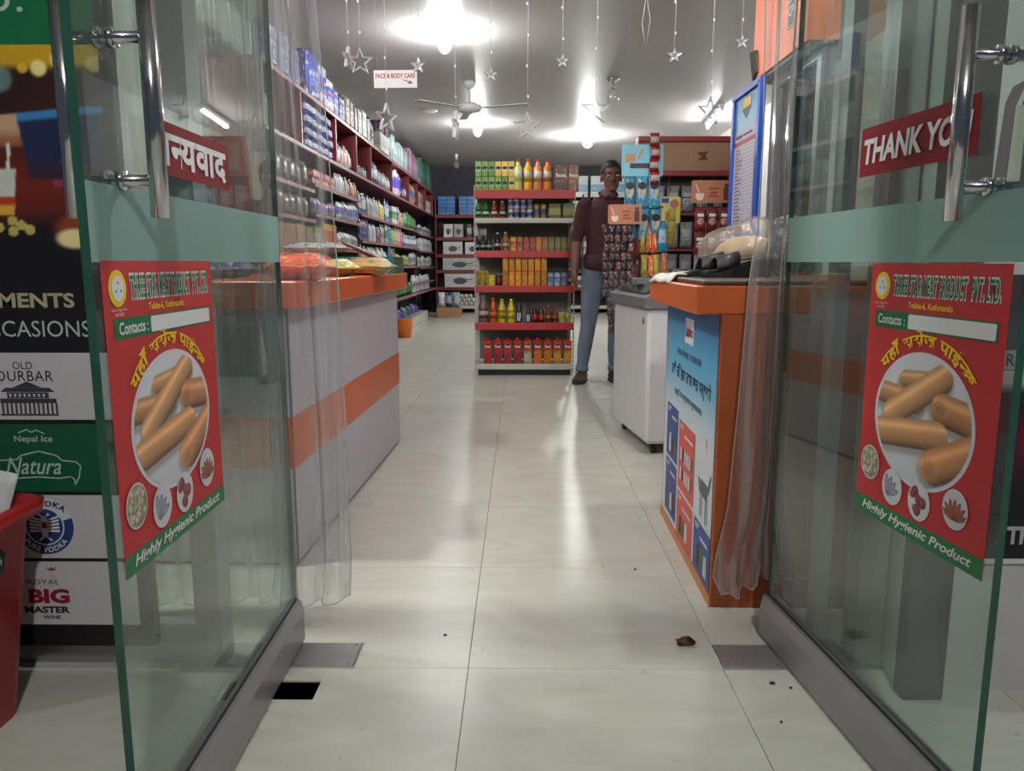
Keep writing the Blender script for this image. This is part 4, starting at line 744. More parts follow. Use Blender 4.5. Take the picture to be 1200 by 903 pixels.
# ---- toiletries on the left wall shelving; front edge x = -1.6, they look along +x
LX = -1.6
rng = random.Random(21)
def ROW(prods, y0_, y1_, z, pitch, label, depth=.05, gap=0.0, grp=None):
    n_ = max(1, int((y1_ - y0_) / pitch)); 
    for i in range(n_):
        p = prods[i * len(prods) // n_] if len(prods) > 1 else prods[0]
        p.at((LX - depth - .0 - rng.uniform(0, .012), y0_ + pitch * (i + .5), z), R(90) + rng.uniform(-.05, .05), nth(label, i, n_, 'from the doors'), grp or label.split(' on ')[0] + ' group', vary=1.0 if 'layer' in label or 'box' in label or 'upper' in label[:5] else (rng.uniform(.95, 1.2) if z < 1.7 else rng.uniform(.85, 1.12)))
def PK(n_, w_, h_, a, b, c, d_=.10, cat='pack', name='diaper_pack', ch=.018): return BOX(name, cat, w_, d_, h_, pm(n_, a, b, c, bump=.6, blob=5), c=ch)
TOP = 'on top of the wall shelving'
ROW([PK('d0', .24, .26, (70, 90, 150), (60, 76, 140), (200, 206, 220))], 5.1, 6.0, 2.207, .27, 'dull blue soft pack ' + TOP)
ROW([PK('d1', .30, .36, (34, 48, 150), (52, 70, 190), (220, 222, 232))], 6.12, 6.44, 2.207, .31, 'tall royal blue diaper pack ' + TOP); ROW([PK('d2', .2, .30, (210, 212, 224), (60, 80, 190), (206, 70, 90))], 6.46, 6.9, 2.207, .22, 'white and blue diaper pack ' + TOP)
ROW([PK('d3', .2, .22, (40, 56, 150), (70, 90, 190), (220, 200, 210))], 6.92, 7.35, 2.207, .21, 'short blue diaper pack ' + TOP); ROW([PK('d4', .16, .24, (120, 104, 104), (150, 134, 130), (206, 200, 196))], 7.38, 7.9, 2.207, .17, 'brown grey soft pack ' + TOP); ROW([PK('d5', .2, .26, (120, 134, 140), (140, 156, 160), (200, 206, 208))], 7.92, 8.55, 2.207, .21, 'grey green soft pack ' + TOP)
ROW([BOT('lotion_bottle', .06, .28, WHT, pm('lw', (210, 212, 212), (150, 170, 150), (226, 226, 226)), BLK)], 8.62, 8.78, 2.207, .15, 'white bottle with dark cap ' + TOP)
ROW([PK('d6', .26, .20, (200, 198, 196), (176, 172, 170), (226, 224, 220), .16, 'box', 'gift_box', .004)], 9.0, 9.8, 2.207, .27, 'white box ' + TOP); ROW([PK('d7', .26, .12, (74, 50, 74), (90, 62, 90), (190, 170, 190), .16, 'box', 'gift_box', .004)], 9.0, 9.8, 2.408, .27, 'purple box stacked over white ones ' + TOP)
ROW([PK('d8', .17, .30, (140, 166, 170), (170, 186, 190), (206, 214, 214))], 9.85, 11.3, 2.207, .18, 'pale teal pack ' + TOP); ROW([PK('d9', .17, .36, (150, 110, 140), (176, 140, 164), (206, 180, 196))], 11.35, 12.6, 2.207, .18, 'mauve pack ' + TOP); ROW([PK('da', .17, .40, (56, 104, 84), (72, 120, 116), (150, 180, 170))], 12.65, 14.4, 2.207, .19, 'green teal pack ' + TOP)
UP = 'in the maroon upper cabinet'
ROW([BAG('cream_packet', 'packet', .18, .24, .09, pm('cr', (206, 200, 170), (190, 182, 150), (222, 218, 200)))], 5.05, 5.4, 1.801, .19, 'cream packet ' + UP)
bp_ = PK('db', .15, .085, (52, 66, 160), (206, 210, 222), (70, 86, 180), ch=.02, name='napkin_pack')
for k in range(4): ROW([bp_], 6.0, 6.85, 1.801 + .087*k, .165, ('bottom', 'second', 'third', 'topmost')[k] + ' layer blue napkin pack ' + UP, grp='napkin stacks')
ROW([BAG('white_packet', 'packet', .085, .20, .05, pm('wp', (206, 196, 190), (214, 150, 160), (190, 200, 180)))], 6.98, 7.6, 1.801, .088, 'white and pink packet ' + UP); ROW([BAG('blue_packet', 'packet', .085, .18, .05, pm('bpk', (70, 110, 180), (206, 110, 150), (220, 220, 226)))], 7.6, 7.76, 1.801, .088, 'blue and pink packet ' + UP)
ROW([BOT('deodorant_can', .026, .12, pm('deo', (30, 30, 44), (60, 64, 90), (196, 196, 200)), None, WHT, .15)], 7.82, 8.5, 1.801, .062, 'small dark spray can ' + UP); ROW([BOT('shampoo_bottle', .036, .24, pm('shb', (30, 36, 76), (196, 200, 210), (40, 50, 110)), None, NVY, .22)], 8.58, 9.1, 1.801, .085, 'navy and white shampoo bottle ' + UP); ROW([BOT('shampoo_bottle', .034, .19, pm('shc', (150, 140, 156), (210, 206, 210), (60, 60, 100)), None, BLK, .22)], 9.12, 9.86, 1.801, .082, 'greyish shampoo bottle ' + UP)
ROW([BAG('detergent_pouch', 'pouch', .2, .32, .08, pm('dp', (206, 206, 222), (60, 76, 190), (206, 60, 90)))], 9.95, 10.9, 1.801, .21, 'white and blue detergent pouch ' + UP); ROW([BOT('shampoo_bottle', .036, .2, pm('shd', (44, 40, 66), (150, 140, 160), (60, 60, 90)), None, BLK, .22)], 10.95, 11.36, 1.801, .085, 'dark violet shampoo bottle ' + UP)
ROW([BAG('tan_packet', 'packet', .14, .30, .07, pm('tp', (196, 160, 120), (90, 100, 160), (214, 200, 170)))], 11.45, 12.3, 1.801, .16, 'tan and blue packet ' + UP); ROW([BOX('slim_box', 'box', .08, .06, .26, pm('slb', (196, 186, 172), (176, 160, 140), (120, 60, 60)))], 12.5, 13.3, 1.801, .2, 'slim cream box ' + UP); ROW([BOX('white_box', 'box', .12, .08, .2, pm('slw', (206, 204, 204), (186, 180, 180), (120, 60, 60)))], 13.6, 14.4, 1.801, .25, 'white box ' + UP)
def F(k): return ('on the highest wall shelf', 'on the second wall shelf', 'on the third wall shelf', 'on the fourth wall shelf', 'on the bottom wall shelf')[k]
# bay seen through the plastic curtain
ROW([BAG('dark_packet', 'packet', .15, .18, .06, pm('dk', (50, 50, 58), (90, 86, 90), (150, 146, 146)))], 5.1, 6.1, 1.501, .16, 'dark packet behind the curtain ' + F(0)); ROW([BAG('brown_packet', 'packet', .15, .16, .06, pm('dk2', (110, 84, 66), (80, 90, 70), (170, 150, 130)))], 5.1, 6.1, 1.271, .16, 'brown packet behind the curtain ' + F(1)); ROW([BOX('brown_carton', 'box', .2, .12, .16, CARD)], 5.1, 6.1, 1.031, .24, 'brown carton behind the curtain ' + F(2)); ROW([BAG('purple_packet', 'packet', .13, .14, .06, pm('pu', (60, 50, 110), (190, 186, 206), (90, 70, 140)))], 5.1, 6.1, .781, .14, 'purple and white packet behind the curtain ' + F(3))
# first open bay
rb_ = BOX('soap_box', 'box', .085, .06, .055, pm('sb', (196, 60, 70), (220, 150, 150), (230, 220, 214)))
for k in range(2): ROW([rb_], 6.2, 7.0, 1.556 + .057*k, .09, ('lower', 'upper')[k] + ' pink red soap box ' + F(0), grp='soap boxes')
WB = lambda n_, a, b, h_=.19, r=.034, cap=WHT, nk=.25: BOT('toiletry_bottle', r, h_, pm('w' + n_, a, b, (224, 224, 226)), None, cap, nk, sy=.65)
ROW([WB('1', (214, 216, 218), (196, 200, 206), .16)], 7.0, 7.5, 1.556, .078, 'white bottle ' + F(0)); ROW([WB('2', (170, 120, 84), (206, 150, 110), .15)], 7.5, 7.9, 1.556, .078, 'tan bottle ' + F(0))
ROW([BAG('tissue_pack', 'pack', .12, .11, .06, pm('ts', (196, 180, 206), (110, 96, 170), (214, 110, 140)))], 6.2, 7.0, 1.326, .125, 'lilac tissue pack ' + F(1)); ROW([BAG('wipe_pack', 'pack', .12, .16, .06, pm('wi', (214, 216, 220), (120, 110, 190), (190, 210, 150)))], 7.05, 7.9, 1.326, .12, 'white wipes pack with violet print ' + F(1))
ROW([BOX('food_box', 'box', .15, .07, .20, pm('fb', (226, 180, 40), (206, 90, 60), (234, 210, 120)))], 6.45, 6.95, 1.063, .16, 'yellow box with red print ' + F(2)); ROW([BOX('food_box', 'box', .12, .07, .16, pm('fb2', (176, 178, 150), (206, 206, 190), (120, 130, 80)))], 6.18, 6.44, 1.063, .13, 'pale green box ' + F(2)); ROW([BAG('white_packet', 'packet', .13, .14, .06, pm('wp2', (206, 204, 200), (176, 170, 170), (226, 226, 226)))], 7.0, 7.9, 1.063, .14, 'white packet ' + F(2)); ROW([BOX('food_box', 'box', .16, .08, .14, pm('fb3', (150, 120, 90), (180, 150, 110), (200, 180, 150)))], 6.2, 7.9, .821, .18, 'tan box ' + F(3))
# second bay
ROW([WB('3', (60, 84, 150), (206, 210, 216), .21)], 7.98, 8.4, 1.431, .08, 'blue and white bottle ' + F(0)); ROW([WB('4', (206, 210, 212), (170, 186, 190), .2)], 8.42, 9.1, 1.431, .08, 'white lotion bottle ' + F(0)); ROW([WB('5', (206, 170, 60), (220, 190, 90), .2, .034, BLK)], 9.12, 9.5, 1.431, .08, 'yellow bottle with dark cap ' + F(0)); ROW([WB('6', (50, 110, 170), (180, 200, 214), .24, .034, NVY)], 9.52, 9.9, 1.431, .08, 'bright blue bottle ' + F(0))
ROW([BOX('white_carton', 'box', .13, .07, .2, pm('wc', (206, 206, 204), (80, 130, 80), (220, 220, 220)))], 9.95, 10.6, 1.431, .135, 'white carton with green print ' + F(0)); ROW([WB('7', (150, 60, 60), (196, 150, 140), .18)], 10.62, 11.0, 1.431, .085, 'red bottle ' + F(0)); ROW([BAG('green_packet', 'packet', .14, .2, .06, pm('gp', (50, 110, 60), (90, 150, 80), (200, 206, 190)))], 11.05, 12.4, 1.431, .15, 'green packet ' + F(0))
ROW([WB('8', (36, 40, 96), (60, 66, 130), .22, .034, RED_)], 7.98, 8.5, 1.164, .08, 'navy bottle with red cap ' + F(1)); ROW([WB('9', (206, 208, 212), (186, 196, 206), .2, .034, NVY)], 8.52, 8.95, 1.164, .08, 'white bottle with navy cap ' + F(1)); ROW([WB('a', (120, 34, 54), (150, 60, 80), .18)], 8.97, 9.2, 1.164, .08, 'wine red bottle ' + F(1)); ROW([WB('b', (60, 130, 140), (190, 206, 206), .19)], 9.22, 9.5, 1.164, .08, 'teal bottle ' + F(1)); ROW([WB('c', (206, 130, 90), (60, 90, 160), .24, .04)], 9.52, 9.75, 1.164, .09, 'tall orange and blue bottle ' + F(1)); ROW([WB('d', (40, 90, 160), (70, 120, 190), .24)], 9.77, 10.0, 1.164, .08, 'tall blue bottle ' + F(1)); ROW([WB('e', (110, 180, 50), (150, 200, 90), .2)], 10.02, 10.4, 1.164, .08, 'lime green bottle ' + F(1)); ROW([WB('f', (210, 110, 130), (226, 160, 170), .21)], 10.42, 10.9, 1.164, .085, 'pink bottle ' + F(1)); ROW([WB('g', (60, 70, 120), (206, 206, 214), .16)], 10.95, 12.4, 1.164, .1, 'short blue and white bottle ' + F(1))
ROW([WB('h', (206, 208, 208), (190, 196, 196), .2, .045)], 8.0, 9.4, .886, .1, 'large white bottle ' + F(2)); ROW([WB('i', (190, 180, 90), (206, 200, 180), .17, .042)], 9.42, 9.7, .886, .1, 'pale yellow bottle ' + F(2)); ROW([WB('j', (34, 80, 130), (50, 110, 150), .24, .034)], 9.72, 9.9, .886, .08, 'slim blue bottle ' + F(2)); ROW([WB('k', (40, 80, 50), (190, 60, 60), .2, .036)], 9.95, 10.3, .886, .09, 'dark green bottle with red label ' + F(2)); ROW([BAG('green_packet', 'packet', .13, .14, .06, pm('gp2', (150, 170, 70), (110, 150, 60), (206, 210, 170)))], 10.35, 11.5, .886, .14, 'yellow green packet ' + F(2)); ROW([BAG('white_packet', 'packet', .13, .18, .06, pm('wp3', (196, 196, 196), (120, 120, 130), (220, 220, 220)))], 11.55, 12.4, .886, .15, 'white and grey packet ' + F(2))
ROW([BAG('green_packet', 'packet', .16, .15, .1, pm('gp3', (40, 90, 50), (60, 120, 70), (120, 150, 110)))], 9.9, 11.6, .485, .17, 'dark green packet ' + F(4), .02); ROW([BOX('dark_box', 'box', .12, .1, .22, pm('db2', (60, 60, 58), (120, 110, 100), (170, 160, 150)))], 10.0, 11.9, .485, .14, 'dark box behind packets ' + F(4), .2); ROW([WB('l', (170, 174, 172), (120, 130, 130), .22, .05)], 11.65, 13.9, .485, .12, 'grey white canister ' + F(4), .03)
ROW([BAG('white_packet', 'packet', .14, .13, .06, pm('wp4', (190, 192, 194), (80, 90, 110), (220, 220, 222)))], 12.55, 14.4, 1.401, .16, 'white packet far back ' + F(0)); ROW([WB('m', (196, 196, 200), (150, 160, 170), .18, .05)], 12.55, 14.4, 1.131, .13, 'white bottle far back ' + F(1)); ROW([BAG('white_packet', 'packet', .14, .16, .06, pm('wp5', (190, 190, 190), (150, 140, 130), (214, 214, 214)))], 12.55, 14.4, .861, .16, 'white packet far back ' + F(2)); 
# ---- sacks and boxes on the floor in front of the shelving
crate = CREAM
for i in range(6):
    y_ = 9.9 + .5 * i; t = thing('storage_crate', ('cream floor bin of bagged goods nearest the left counter', 'cream floor bin, second from the left counter', 'cream floor bin, third from the left counter', 'cream floor bin, fourth from the left counter', 'cream floor bin, fifth from the left counter', 'cream floor bin farthest from the left counter')[i], 'bin', (-1.74, y_, 0), 0, 'floor bins')
    MB().box(.19, .2, 0, .48, 0.01, .15).obj('front_panel', crate, t); MB().box(-.2, .19, 0, .01, .01, .15).obj('side_panel', crate, t); MB().box(-.2, .19, .47, .48, .01, .15).obj('side_panel', crate, t); MB().box(-.2, .19, .01, .47, 0, .012).obj('bottom', crate, t)
    BAG('bagged_goods', 'bag', .22, .30, .16, pm('bg%d' % (i % 3), ((40, 90, 50), (60, 50, 130), (44, 60, 150))[i % 3], ((60, 120, 70), (110, 90, 170), (70, 90, 190))[i % 3], (200, 200, 214)), seed=i).at((-1.72, y_ + .13, .013), R(90), ('green bag in the nearest floor bin', 'violet bag in the second floor bin', 'blue bag in the third floor bin', 'small green bag in the fourth floor bin', 'violet bag in the fifth floor bin', 'blue bag in the farthest floor bin')[i], 'bags in the floor bins', R(-12))
    BAG('bagged_goods', 'bag', .2, .26, .14, pm('bh%d' % (i % 2), ((110, 60, 120), (50, 64, 160))[i % 2], ((150, 110, 160), (90, 110, 200))[i % 2], (214, 210, 220)), seed=i + 9).at((-1.72, y_ + .35, .013), R(90), ('plum bag in the nearest floor bin', 'royal blue bag in the second floor bin', 'plum bag in the third floor bin', 'royal blue bag in the fourth floor bin', 'plum bag in the fifth floor bin', 'royal blue bag in the farthest floor bin')[i], 'bags in the floor bins', R(-12))
tag(MB().lathe([(.08, 0), (.11, .22), (.115, .23), (.105, .23)], 16).obj('plastic_pail', ORG, None, (-1.46, 9.72, 0)), 'orange plastic pail on the floor past the left counter', 'pail')
BOX('brown_carton', 'box', .42, .3, .17, CARD).at((-1.22, 13.4, 0), 0, 'brown cardboard box on the floor before the back shelving')
for i, (x_, c_) in enumerate(((-1.45, (206, 208, 210)), (-1.3, (60, 80, 150)), (-1.12, (150, 190, 180)))): BAG('bagged_goods', 'bag', .125, .26, .12, pm('bi%d' % i, c_, (190, 196, 200), (220, 220, 224)), seed=40 + i).at((-1.36 + .13*i, 13.4, .171), 0, ('white', 'blue', 'pale green')[i] + ' bag on the brown cardboard box')
# ---- back shelving stock
def Bk(p, xs, z, label, y=.12): 
    for i, x_ in enumerate(xs): p.at((x_, 14.5 + y, z), 0, nth(label, i, len(xs), 'from left'), label.split(' on ')[0] + ' at the back')
nb = BOX('blue_box', 'box', .155, .15, .068, pm('nb', (50, 110, 180), (70, 130, 200), (110, 160, 210)))
for k in range(5): Bk(nb, [-1.44, -1.28, -1.05, -.89] + ([-.705] if k < 3 else []), 1.801 + .069*k, ('lowest', 'second', 'third', 'fourth', 'top')[k] + ' layer blue box on the back shelving')
def picbox(n_, w_, h_): 
    return BOX('cookware_box', 'box', w_, .2, h_, pm('ck' + n_, (206, 206, 206), (196, 196, 198), (224, 224, 224)), [('picture', oval(w_*.22, h_*.22, h_*.45, .1006), mat('cook_grey', (70, 70, 76), .5)), ('picture_handle', MB().box(w_*.15, w_*.40, -.1008, -.1003, h_*.5, h_*.56).mesh('h'), mat('cook_grey', (70, 70, 76), .5))])
Bk(picbox('a', .17, .25), [-1.33, -1.14], 1.391, 'narrow white appliance box on the fifth back shelf'); Bk(BOX('slim_box', 'box', .09, .15, .25, pm('slim', (60, 60, 64), (196, 196, 198), (90, 90, 96))), [-.94, -.82, -.70], 1.391, 'slim black and white box on the fifth back shelf'); Bk(picbox('b', .36, .24), [-1.25], 1.081, 'white box with a mixer picture on the fourth back shelf'); Bk(picbox('c', .28, .23), [-.88], 1.081, 'white box with green top on the fourth back shelf'); Bk(picbox('d', .62, .24), [-1.13], .791, 'wide white frying pan box on the third back shelf'); Bk(picbox('e', .15, .24), [-.70], .791, 'small white cookware box on the third back shelf'); Bk(picbox('f', .58, .28), [-1.12], .471, 'large white pan box on the second back shelf'); Bk(picbox('g', .15, .28), [-.70], .471, 'narrow white pan box on the second back shelf')
rl = Prod('paper_roll', 'roll', MB().tube([(0, -.17, .04), (0, .17, .04)], .04, 12).mesh('paper_roll'), mat('roll_white', (200, 196, 190), .7), [('roll_core', MB().tube([(0, -.172, .04), (0, -.168, .04)], .014, 8).mesh('roll_core'), mat('core_brown', (90, 74, 60), .8))])
for k in range(3): Bk(rl, [-1.44 + .085*i + (.042 if k % 2 else 0) for i in range(9 - k)], .131 + .07*k, ('lowest', 'middle', 'topmost')[k] + ' row paper roll on the bottom back shelf', .17)
Bk(BOX('cookware_box', 'box', .40, .2, .38, pm('rb1', (214, 218, 222), (120, 170, 200), (226, 230, 232), lo=.25, hi=.6, blob=3)), [1.05, 1.5, 1.95], 2.125, 'white box with blue picture on top of the back shelving'); Bk(BOX('cookware_box', 'box', .34, .2, .26, pm('rb2', (196, 190, 150), (206, 180, 60), (220, 220, 214))), [1.15, 1.6], 1.801, 'white and yellow box on the top right back shelf')
Bk(picbox('h', .4, .25), [.66, 1.12, 1.62], 1.081, 'white cookware box on the right of the fourth back shelf'); Bk(picbox('i', .4, .22), [.64, 1.1, 1.62], .471, 'white cookware box on the right of the second back shelf'); Bk(BOX('dark_box', 'box', .3, .2, .26, pm('db2', (60, 60, 58), (120, 110, 100), (170, 160, 150))), [.7, 1.1, 1.6], 1.391, 'dark box on the right of the fifth back shelf')
# hanging belts between gondola and man
for i in range(5):
    b = MB(); x_ = .72 + .045*i; b.tube([(x_ + .002*k, 8.2 + .01*(i % 2), 1.62 - .13*k) for k in range(6)], [.004, .016, .018, .016, .02, .014], 8); tag(b.obj('folded_umbrella', mat('umbrella_dark', (36, 36, 42), .6)), 'folded dark umbrella hanging behind the man, %s from left' % ORD[i], 'umbrella', 'hanging umbrellas')
t = thing('umbrella_rack', 'thin steel rack the dark umbrellas hang from behind the man', 'rack', (.66, 8.2, 0)); MB().tube([(0, .03, 0), (0, .03, 1.64), (.32, .03, 1.64), (.32, .03, 0)], .009, 8).obj('rack_frame', DARKSTEEL, t); MB().cbox(-.03, .03, -.06, .12, 0, .012, .004).obj('rack_foot', DARKSTEEL, t); MB().cbox(.29, .35, -.06, .12, 0, .012, .004).obj('rack_foot', DARKSTEEL, t)
# ------------------------------------------------------------ display stand with hanging packets beyond the freezer
st = thing('display_stand', 'thin black display stand holding the hanging snack packets', 'rack', (0.74, 4.80, 0))
MB().lathe([(.10, 0), (.10, .012), (.03, .02)], 20).obj('base', BLK, st); MB().tube([(0, 0, .015), (0, 0, 1.62)], .011, 10).obj('pole', BLK, st)
for z, a, b in ((1.45, -.12, .13), (1.275, -.22, .13), (1.165, -.24, .13), (1.03, .0, .13)): MB().tube([(a, -.02, z), (b, -.02, z)], .005, 6).obj('hook_bar', BLK, st)
def cardboard(name, label, x0, x1, z0, z1, y, m, n_lines=0, ang=0.0):
    p = panel(name, label, 'card', (x0, y, z0), (math.cos(ang), math.sin(ang), 0)); w_, h_ = x1 - x0, z1 - z0
    MB().prism(rrc(0, w_, 0, h_, .012), -.002, 0).obj('card', m, p); return p, w_, h_
p, w_, h_ = cardboard('header_card', 'pale blue header card above the blue sachets beside the man', .607, .855, 1.452, 1.635, 4.74, mat('card_blue', (120, 180, 200), .5, var=.05))
flats('card_mark', [rc(.05, .20, .045, .075)], mat('card_dark', (52, 40, 40), .5), p, 1); flats('card_picture', [rc(.02, .08, .08, .13), [(.09, .10), (.12, .16), (.13, .155), (.10, .095)]], mat('card_tan', (180, 130, 96), .5), p, 1); flats('card_picture', [rc(.19, .23, .09, .15)], mat('card_rose', (176, 110, 96), .5), p, 1)
BS = pm('bsac', (70, 150, 186), (90, 160, 190), (190, 210, 214), bump=.4); sac = MB().pillow(.068, .185, .022, 5, 7, wob=.002).mesh('sachet'); face = MB().add([(.024*math.cos(t_), -.0132, .10 + .042*math.sin(t_)) for t_ in np.linspace(0, 6.283, 16, endpoint=False)], [tuple(range(16))]).mesh('face_print')
SAC = Prod('blue_sachet', 'sachet', sac, BS, [('face_print', face, mat('face_grey', (170, 166, 156), .5)), ('face_hair', MB().add([(.026*math.cos(t_), -.0136, .128 + .022*math.sin(t_)) for t_ in np.linspace(0, 6.283, 14, endpoint=False)], [tuple(range(14))]).mesh('face_hair'), BLK)])
for r_ in range(2):
    for i in range(3): SAC.at((.655 + .073*i + .015*r_, 4.715 + .012*r_, 1.265 - .185*r_), 0, 'blue sachet with a bearded face print, %s row, %s from left' % (('upper', 'lower')[r_], ORD[i]), 'blue sachets')
RS = Prod('red_sachet', 'sachet', MB().pillow(.055, .075, .02, 5, 5).mesh('red_sachet'), pm('rsac', (150, 34, 40), (200, 190, 190), (170, 50, 60), bump=.4))
for i in range(4): RS.at((.80 - .006*(i % 2), 4.70, 1.40 + .073*i), 0, ('lowest', 'second', 'third', 'topmost')[i] + ' red and white sachet of the strip over the blue card', 'red sachet strip')
COF = mat('coffee_card', (176, 112, 82), .4, var=.08, scale=8)
def coffee(label, x0, x1, z0, z1, y):
    p, w_, h_ = cardboard('coffee_card', label, x0, x1, z0, z1, y, COF); flats('cup_print', [[(w_*.10, h_*.25), (w_*.16, h_*.12), (w_*.26, h_*.12), (w_*.31, h_*.28), (w_*.30, h_*.42), (w_*.10, h_*.42)], [(w_*.08, h_*.85), (w_*.11, h_*.85), (w_*.2, h_*.45), (w_*.17, h_*.45)]], mat('cup_cream', (220, 200, 190), .4), p, 1)
    flats('jar_print', [rc(w_*.78, w_*.93, h_*.12, h_*.68), rc(w_*.80, w_*.91, h_*.70, h_*.86)], mat('jar_dark', (84, 40, 32), .5), p, 1); flats('card_lines', [rc(w_*.42, w_*.66, h_*.60, h_*.68), rc(w_*.46, w_*.62, h_*.40, h_*.50), rc(w_*.42, w_*.68, h_*.26, h_*.34)], mat('cof_red', (150, 50, 44), .5), p, 1)
coffee('tan coffee card above the small black and red sachets', .523, .722, 1.168, 1.282, 4.66); coffee('tan coffee card above the dark red sachets by the price board', 1.085, 1.345, 1.315, 1.455, 5.0)
# candy strips: each strip hangs as one thing of small sachets
cm_ = MB().pillow(.036, .052, .012, 4, 5, flat=.1).mesh('sachet'); CSM = pm('candy', (26, 20, 24), (60, 26, 32), (206, 198, 198), blob=8, bump=.3); cm_.materials.append(CSM)
cm2 = MB().pillow(.036, .052, .012, 4, 5, flat=.1, seed=4).mesh('sachet'); cm2.materials.append(pm('candy2', (120, 28, 38), (34, 26, 30), (206, 198, 198), blob=9, bump=.3))
for i in range(5):
    x_ = .512 + .037*i; t = thing('candy_strip', 'hanging strip of small black and red candy sachets, %s from the man' % ORD[i], 'sachets', (x_, 4.67 + .006*(i % 2), 1.165), 0, 'candy strips'); n_ = (8, 12, 13, 11, 9)[i]
    for k in range(n_):
        o = bpy.data.objects.new('sachet', cm_ if (k + i) % 3 else cm2); COL.objects.link(o); o.parent = t; o.location = (-.004 + .003*((k*7 + i) % 4), 0, -.054*(k + 1)); o.rotation_euler = (0, R(((k*37 + i*11) % 25) - 12), R(((k*23 + i*31) % 70) - 35))
    MB().box(-.003, .003, .006, .007, -.054*n_, 0).obj('strip_backing', BLK, t)
def hang(nm, cat, x, z0, w_, h_, y, m, label, ang=0.0, seed=1, t_=.03):
    o = BAG(nm, cat, w_, h_, t_, m, seed).at((x, y, z0), 0, label, None); o.rotation_euler = (0, R(ang), 0); return o
GOLD = pm('gold', (176, 150, 60), (190, 166, 80), (220, 206, 140), bump=.4); ORP = pm('orp', (214, 96, 30), (226, 120, 40), (230, 220, 210), bump=.4); BLP = pm('blp', (56, 140, 176), (190, 206, 210), (90, 170, 196), bump=.4); DRP = pm('drp', (84, 26, 30), (110, 40, 40), (150, 90, 80), bump=.4)
for x, z0, w_, h_, m_, lb, a in ((.715, .96, .045, .20, DRP, 'dark maroon packet hanging right of the candy strips', 3), (.742, 1.0, .034, .18, GOLD, 'slim gold packet hanging left of the orange packets', 0), (.780, 1.0, .040, .172, ORP, 'orange snack packet hanging on the left of its pair', 2), (.818, 1.0, .040, .172, ORP, 'orange snack packet hanging on the right of its pair', -4), (.868, 1.005, .062, .185, BLP, 'blue and white snack packet hanging at the right', -6), (.757, .86, .042, .13, GOLD, 'left gold packet in the lowest hanging row', 0), (.795, .855, .036, .13, ORP, 'left orange packet in the lowest hanging row', 2), (.830, .86, .036, .13, GOLD, 'right gold packet in the lowest hanging row', -2), (.872, .865, .036, .135, ORP, 'right orange packet in the lowest hanging row', 3), (.690, .68, .05, .25, DRP, 'dark maroon packet hanging low above the freezer', 2)): hang('snack_packet', 'packet', x, z0, w_, h_, 4.735 if m_ is not DRP else 4.745, m_, lb, a, int(x*1000))
hang('snack_packet', 'packet', .835, 1.10, .065, .19, 4.78, BLP, 'blue packet half hidden behind the blue sachets', -8, 5)
p, w_, h_ = cardboard('yellow_card', 'pale yellow product card hanging behind the blue sachets', .895, 1.02, 1.19, 1.355, 5.005, mat('card_yellow', (214, 196, 120), .5)); flats('card_picture', [el(.085, .12, .028), rc(.03, .09, .02, .07)], mat('card_rose', (206, 130, 120), .5), p, 1); flat('card_title', rc(.005, .05, .125, .155), mat('card_title_blue', (40, 60, 140), .5), p, 1); flats('card_edge', [rc(.112, .123, .01, .155)], mat('card_edge_yellow', (220, 190, 30), .5), p, 1)
t = thing('yellow_strip', 'strip of yellow packets hanging over the yellow card', 'packets', (.965, 4.99, 1.28))
for k in range(3): o = mk('sachet', MB().pillow(.05, .075, .016, 4, 5).mesh('sachet'), pm('ysac', (206, 186, 90), (190, 170, 80), (120, 100, 70), bump=.3), t, (0, 0, -.076*(k + 1)))
DRS = Prod('coffee_sachet', 'sachet', MB().pillow(.072, .148, .03, 6, 7, wob=.002).mesh('coffee_sachet'), pm('drs', (120, 34, 34), (110, 28, 28), (140, 50, 48), bump=.5, blob=5), [('cup_print', MB().add([(.022*math.cos(t_), -.0165, .06 + .022*math.sin(t_)) for t_ in np.linspace(0, 6.283, 14, endpoint=False)], [tuple(range(14))]).mesh('cup_print'), mat('cup_tan', (176, 140, 120), .5)), ('label_print', MB().box(-.02, .02, -.0168, -.0163, .09, .108).mesh('label_print'), WHT)])
for r_ in range(2):
    for i in range(3): DRS.at((1.145 + .075*i, 5.0, 1.14 - .15*r_), 0, 'dark red coffee sachet, %s row, %s from left' % (('upper', 'lower')[r_], ORD[i]), 'coffee sachets')
SVP = Prod('silver_packet', 'packet', MB().pillow(.10, .20, .05, 6, 7).mesh('silver_packet'), pm('svp', (150, 150, 154), (176, 176, 180), (96, 96, 100), bump=.5))
for z, lb in ((1.34, 'upper'), (1.06, 'middle'), (.81, 'lower')):
    for i in range(6): SVP.at((.98 + .115*i, 6.245, z), 0, 'silver grey packet on the %s shelf of the display cabinet, %s from left' % (lb, ORD[i]), 'silver packets')
t = thing('hook_stand', 'thin black stand carrying the coffee card and dark red sachets', 'rack', (1.225, 5.03, 0)); MB().tube([(0, 0, .012), (0, 0, 1.46)], .009, 8).obj('pole', BLK, t); MB().lathe([(.12, 0), (.12, .012), (.02, .016)], 16).obj('base', BLK, t)
for z, a, b in ((1.29, -.12, .12), (1.138, -.12, .12), (1.35, -.31, .12)): MB().tube([(a, -.012, z), (b, -.012, z)], .004, 6).obj('hook_bar', BLK, t)
